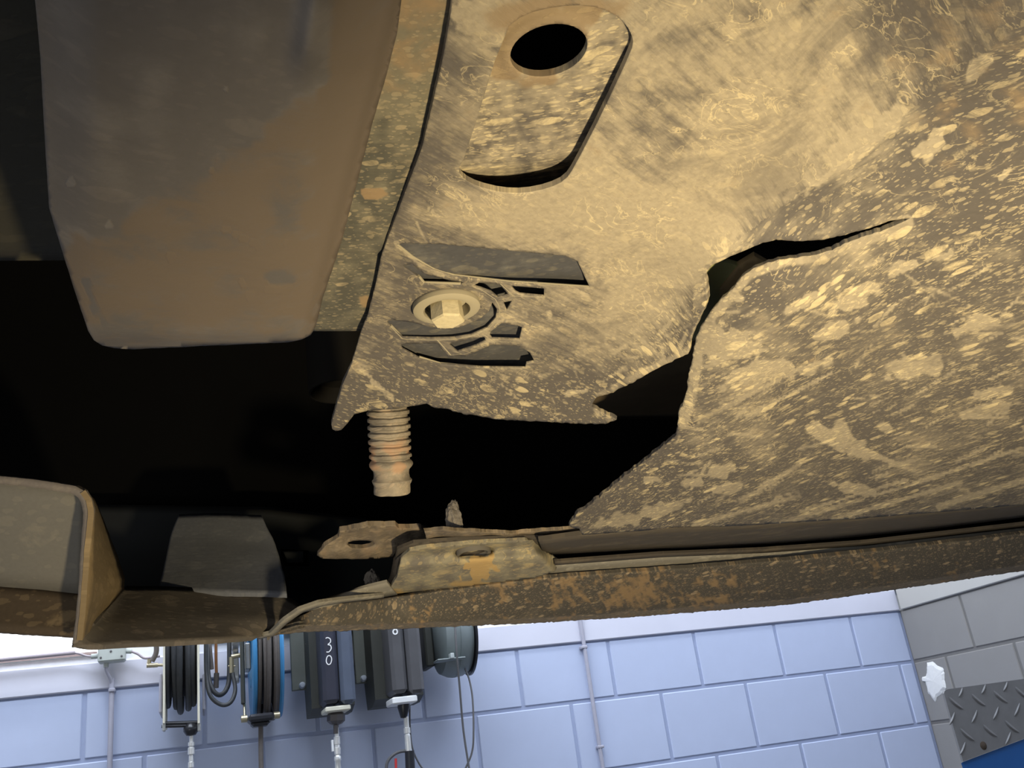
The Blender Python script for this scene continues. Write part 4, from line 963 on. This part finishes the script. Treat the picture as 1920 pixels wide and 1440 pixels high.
# mud lumps
for (x, y, rx, z, nm) in ((852, 968, 15, .152, 0), (697, 1084, 12, .135, 1)):
    q = unproj(np.array([[float(x), float(y)]]), np.array([z]))[0]; t_ = np.linalg.norm(q - CP); kk = t_ / FPX
    import bmesh
    bm = bmesh.new(); bmesh.ops.create_icosphere(bm, subdivisions=4, radius=1)
    for v in bm.verts:
        h = v.co.copy(); d = 1 + .35 * noise.noise(h * 1.6 + Vector((nm * 7, 0, 0))) + .16 * noise.noise(h * 4.5)
        hh = 2.0 if nm == 0 else 1.2
        v.co = Vector((h.x * rx * kk * d * (1 - .25 * h.z), h.y * rx * kk * d * .8, h.z * rx * kk * hh * d))
    bm.verts.index_update(); V = [np.array(v.co) + q for v in bm.verts]; F = [tuple(v.index for v in f.verts) for f in bm.faces]; bm.free()
    meshobj('mud_lump', V, F, simple('grey_mud', (.16, .145, .13), .9, 0, .3, 300, .6), car)

# ---- drain tube, corrugated
m_tube = dirty('dusty_corrugated_tube', (0.13, 0.115, 0.095), (0.36, .28, .20), (0.25, 0.215, 0.165), stretch=1, scale=220, film=.7, spot=.5, fine=.8, rust=(.30, .19, .12))
tb = unproj(np.array([[736., 924.]]), np.array([.300 * D(736, 924)[2] * 1.6]))[0]
tq = unproj_t(np.array([[736., 926.], [731., 760.]]), np.array([.48, .465])); b0 = tq[0]; ax = tq[1] - tq[0]; L = np.linalg.norm(ax); ax = ax / L; kk = .48 / FPX
ax = (ax * .6 + np.array([0, 0, .4])); ax /= np.linalg.norm(ax); L = L * 1.25
prof = [(32.5, 0), (34, 1.5), (34.5, 6), (33.5, 16), (36, 22), (37, 26), (34, 30), (33, 38), (33.5, 45), (38, 50), (40.5, 54), (40.5, 58), (38, 62)]
h = 64
for i in range(13):
    prof += [(35.5, h), (35.5, h + 3), (39.5, h + 5), (40, h + 8), (39.5, h + 11)]; h += 13.5
prof += [(36, h + 4), (36, h + 60)]
inner = [(30, h + 60), (30, 30), (29.5, 2)]
P_ = [(r * kk * (1.0), z * kk) for r, z in prof + inner]
mb = MB(); mb.lathe(P_, b0, ax, 48, True)
mb.V = [tuple(np.array(v) + np.array(noise.noise_vector(Vector(v) * 220)) * .0004) for v in mb.V]
o = mb.build('drain_tube', m_tube, car, True, label='ribbed dusty drain tube hanging open ended')
uvl = o.data.uv_layers.new(name='UVMap')
for lp in o.data.loops:
    c_ = o.data.vertices[lp.vertex_index].co; uvl.data[lp.index].uv = (c_.x * .8 + c_.y * .7, c_.z)
ca = o.data.color_attributes.new('paint', 'FLOAT_COLOR', 'POINT')
for i, v in enumerate(o.data.vertices):
    g = noise.noise(v.co * 130); zz = (Vector(v.co) + o.location + car.location - Vector(b0)).dot(Vector(ax)) / kk
    ca.data[i].color = (.6 + .5 * g, max(0, .4 + g * 1.2) * math.exp(-((zz - 70) / 30) ** 2) + .1, 0, 1)

# ---- channel bracket, lower left
m_ch = dirty('grey_channel_steel', (0.155, 0.148, 0.130), (0.34, .30, .22), (0.20, 0.19, 0.17), stretch=2, scale=40, film=.5, spot=.2, fine=.3)
m_chb = dirty('brown_channel_steel', (0.075, 0.055, 0.035), (0.30, .22, .12), (0.13, 0.10, 0.065), stretch=2, scale=60, film=.4, spot=.4, fine=.6)
m_rim = dirty('pale_brown_rim', (0.17, 0.15, 0.135), (0.30, .26, .20), (0.26, 0.235, 0.20), stretch=2, scale=80, film=.5, spot=.3)
m_och = dirty('ochre_flank', (0.20, 0.15, 0.085), (0.36, .27, .15), (0.26, 0.195, 0.11), stretch=2, scale=60, film=.6, spot=.4, fine=.4)
tt = lambda pts, t: [(a, b, t) for a, b in pts]
loft('channel_back', [tt([(-150, 880), (0, 905), (100, 915), (158, 932)], .543), tt([(-150, 1085), (0, 1100), (80, 1106), (152, 1114)], .560)], m_ch, car, n=30, sub=6, thick=.003, mode='t', label='grey green inside face of the channel')
loft('channel_floor', [tt([(-150, 1083), (0, 1098), (80, 1104), (152, 1112)], .561), tt([(-150, 1168), (0, 1184), (40, 1187), (150, 1193)], .545)], m_chb, car, n=40, sub=5, thick=.003, mode='t', label='brown inside of the channel', edge=.0006)
rimc = [(-150, 872), (0, 893), (60, 899), (110, 906), (140, 911), (158, 920), (168, 936), (172, 955), (168, 1000), (163, 1050), (158, 1110), (152, 1160), (146, 1205)]
rimi = [(-150, 886), (0, 908), (60, 914), (100, 920), (135, 926), (146, 932), (152, 942), (156, 960), (153, 1000), (149, 1050), (146, 1110), (142, 1160), (134, 1208)]
loft('channel_rim', [tt(rimc, .53), tt(rimi, .53)], m_rim, car, n=120, sub=2, thick=.004, mode='t', label='pale rim of the cut channel end', wob=.0003)
loft('channel_top', [tt(rimc[:6], .531), tt([(-150, 868), (0, 889), (60, 895), (110, 903), (150, 915), (166, 930)], .60)], m_ch, car, n=40, sub=3, thick=.003, mode='t')
loft('channel_flank', [tt([(160, 919), (172, 935), (176, 955), (172, 1000), (167, 1050), (163, 1110), (158, 1165), (154, 1200)], .53), tt([(178, 935), (188, 960), (204, 1000), (222, 1045), (234, 1085), (232, 1105), (212, 1130), (180, 1172)], .62)], m_och, car, n=60, sub=6, thick=.003, mode='t', label='ochre outer flank of the channel', wob=.0004)
# floor of the lip on the left, dark trapezoid flap behind
m_base = dirty('grey_brown_base', (0.10, 0.090, 0.080), (0.26, .22, .18), (0.165, 0.147, 0.13), stretch=2, scale=70, film=.5, spot=.4, fine=.4)
base_b = [(134, 1214, .100), (200, 1209, .100), (320, 1204, .100), (420, 1199, .100), (480, 1196, .100), (505, 1190, .100)]
base_b2 = [(a, b, q_) for (a, b, z), q_ in zip(base_b, (.570, .578, .592, .604, .618, .635))]
base_m = [(150, 1190, .572), (210, 1165, .60), (320, 1160, .615), (420, 1158, .625), (480, 1160, .63), (520, 1166, .635)]
base_t = [(178, 1172, .58), (236, 1098, .645), (320, 1100, .65), (420, 1104, .66), (530, 1112, .665), (575, 1140, .66)]
loft('lip_floor', [base_t, base_m, base_b2], m_base, car, n=80, sub=6, thick=.003, wob=.0003, mode='t', label='wide grey brown end of the lip')
loft('lip_edge', [[(478, 1194, .1), (505, 1188, .1), (530, 1164, .104), (560, 1143, .108), (600, 1129, .1115), (640, 1124, .114), (720, 1115, .1185)], [(484, 1199, .099), (512, 1193, .099), (537, 1170, .1032), (565, 1150, .107), (604, 1137, .110), (640, 1131, .113), (720, 1121, .117)]], m_flg, car, n=50, sub=1, thick=.002)
m_flap = dirty('dark_grey_flap', (0.12, 0.13, 0.155), (0.22, .23, .24), (0.17, 0.18, 0.20), stretch=2, scale=50, film=.5, spot=.25, fine=.5)
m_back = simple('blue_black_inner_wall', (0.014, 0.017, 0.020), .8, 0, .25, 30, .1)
loft('inner_flap', [tt([(335, 964), (400, 962), (490, 966)], .72), tt([(318, 1010), (400, 1010), (516, 1020)], .70), tt([(306, 1070), (400, 1072), (534, 1080)], .67), tt([(296, 1108), (400, 1110), (537, 1114)], .65)], m_flap, car, n=50, sub=5, thick=.003, wob=.0005, mode='t', label='dark grey flap behind the lip')
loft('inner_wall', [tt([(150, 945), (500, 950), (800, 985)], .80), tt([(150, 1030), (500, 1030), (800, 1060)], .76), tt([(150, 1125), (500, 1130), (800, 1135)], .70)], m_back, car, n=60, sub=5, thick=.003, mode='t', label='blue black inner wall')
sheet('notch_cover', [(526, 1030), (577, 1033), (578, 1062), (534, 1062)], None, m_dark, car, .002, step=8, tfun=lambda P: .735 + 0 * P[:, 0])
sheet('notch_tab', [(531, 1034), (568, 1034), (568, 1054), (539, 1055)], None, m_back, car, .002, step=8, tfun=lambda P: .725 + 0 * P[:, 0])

# ---- things glimpsed through the gaps
m_gl = simple('olive_inner_plastic', (0.40, 0.41, 0.20), .7, 0, .25, 60, .1)
sheet('inner_bracket', [(1300, 480), (1362, 492), (1390, 500), (1378, 540), (1345, 600), (1300, 640), (1280, 560)], lambda P: .1735 + .0 * P[:, 0], m_gl, car, .002, step=10, label='olive inner bracket seen through the tear')
sheet('inner_bracket', [(1350, 540), (1385, 498), (1415, 480), (1450, 500), (1400, 560), (1350, 600)], lambda P: .1730 + .0 * P[:, 0], simple('brown_inner_plastic', (.34, .25, .13), .8, 0, .3, 80), car, .002, step=10, label='brown inner bracket seen through the tear')
m_rb = simple('ribbed_brown_rubber', (0.075, 0.055, 0.032), .8, 0, .3, 100)
rows = []
for i in range(14):
    u = i / 13; rows.append([(1100 + 210 * v, 700 + 85 * u + (-60 + 60 * u) * v, .215 + .012 * math.sin(math.pi * u) * -1 + .0012 * (i % 2)) for v in (0, .25, .5, .75, 1)])
loft('ribbed_sleeve', rows, m_rb, car, n=30, sub=1, thick=.002, label='brown ribbed sleeve seen through the gap')
q = unproj_t(np.array([[640., 735.]]), np.array([.62]))[0]; kk = .62 / FPX
MB().lathe([(1e-5, .01), (48 * kk, .01), (56 * kk, 0), (60 * kk, 0), (61 * kk, .006), (61 * kk, .2), (1e-5, .2)], q, (0, 0, 1), 32).build('black_canister', simple('black_canister', (.006, .0055, .005), .8, spec=.1), car, True)
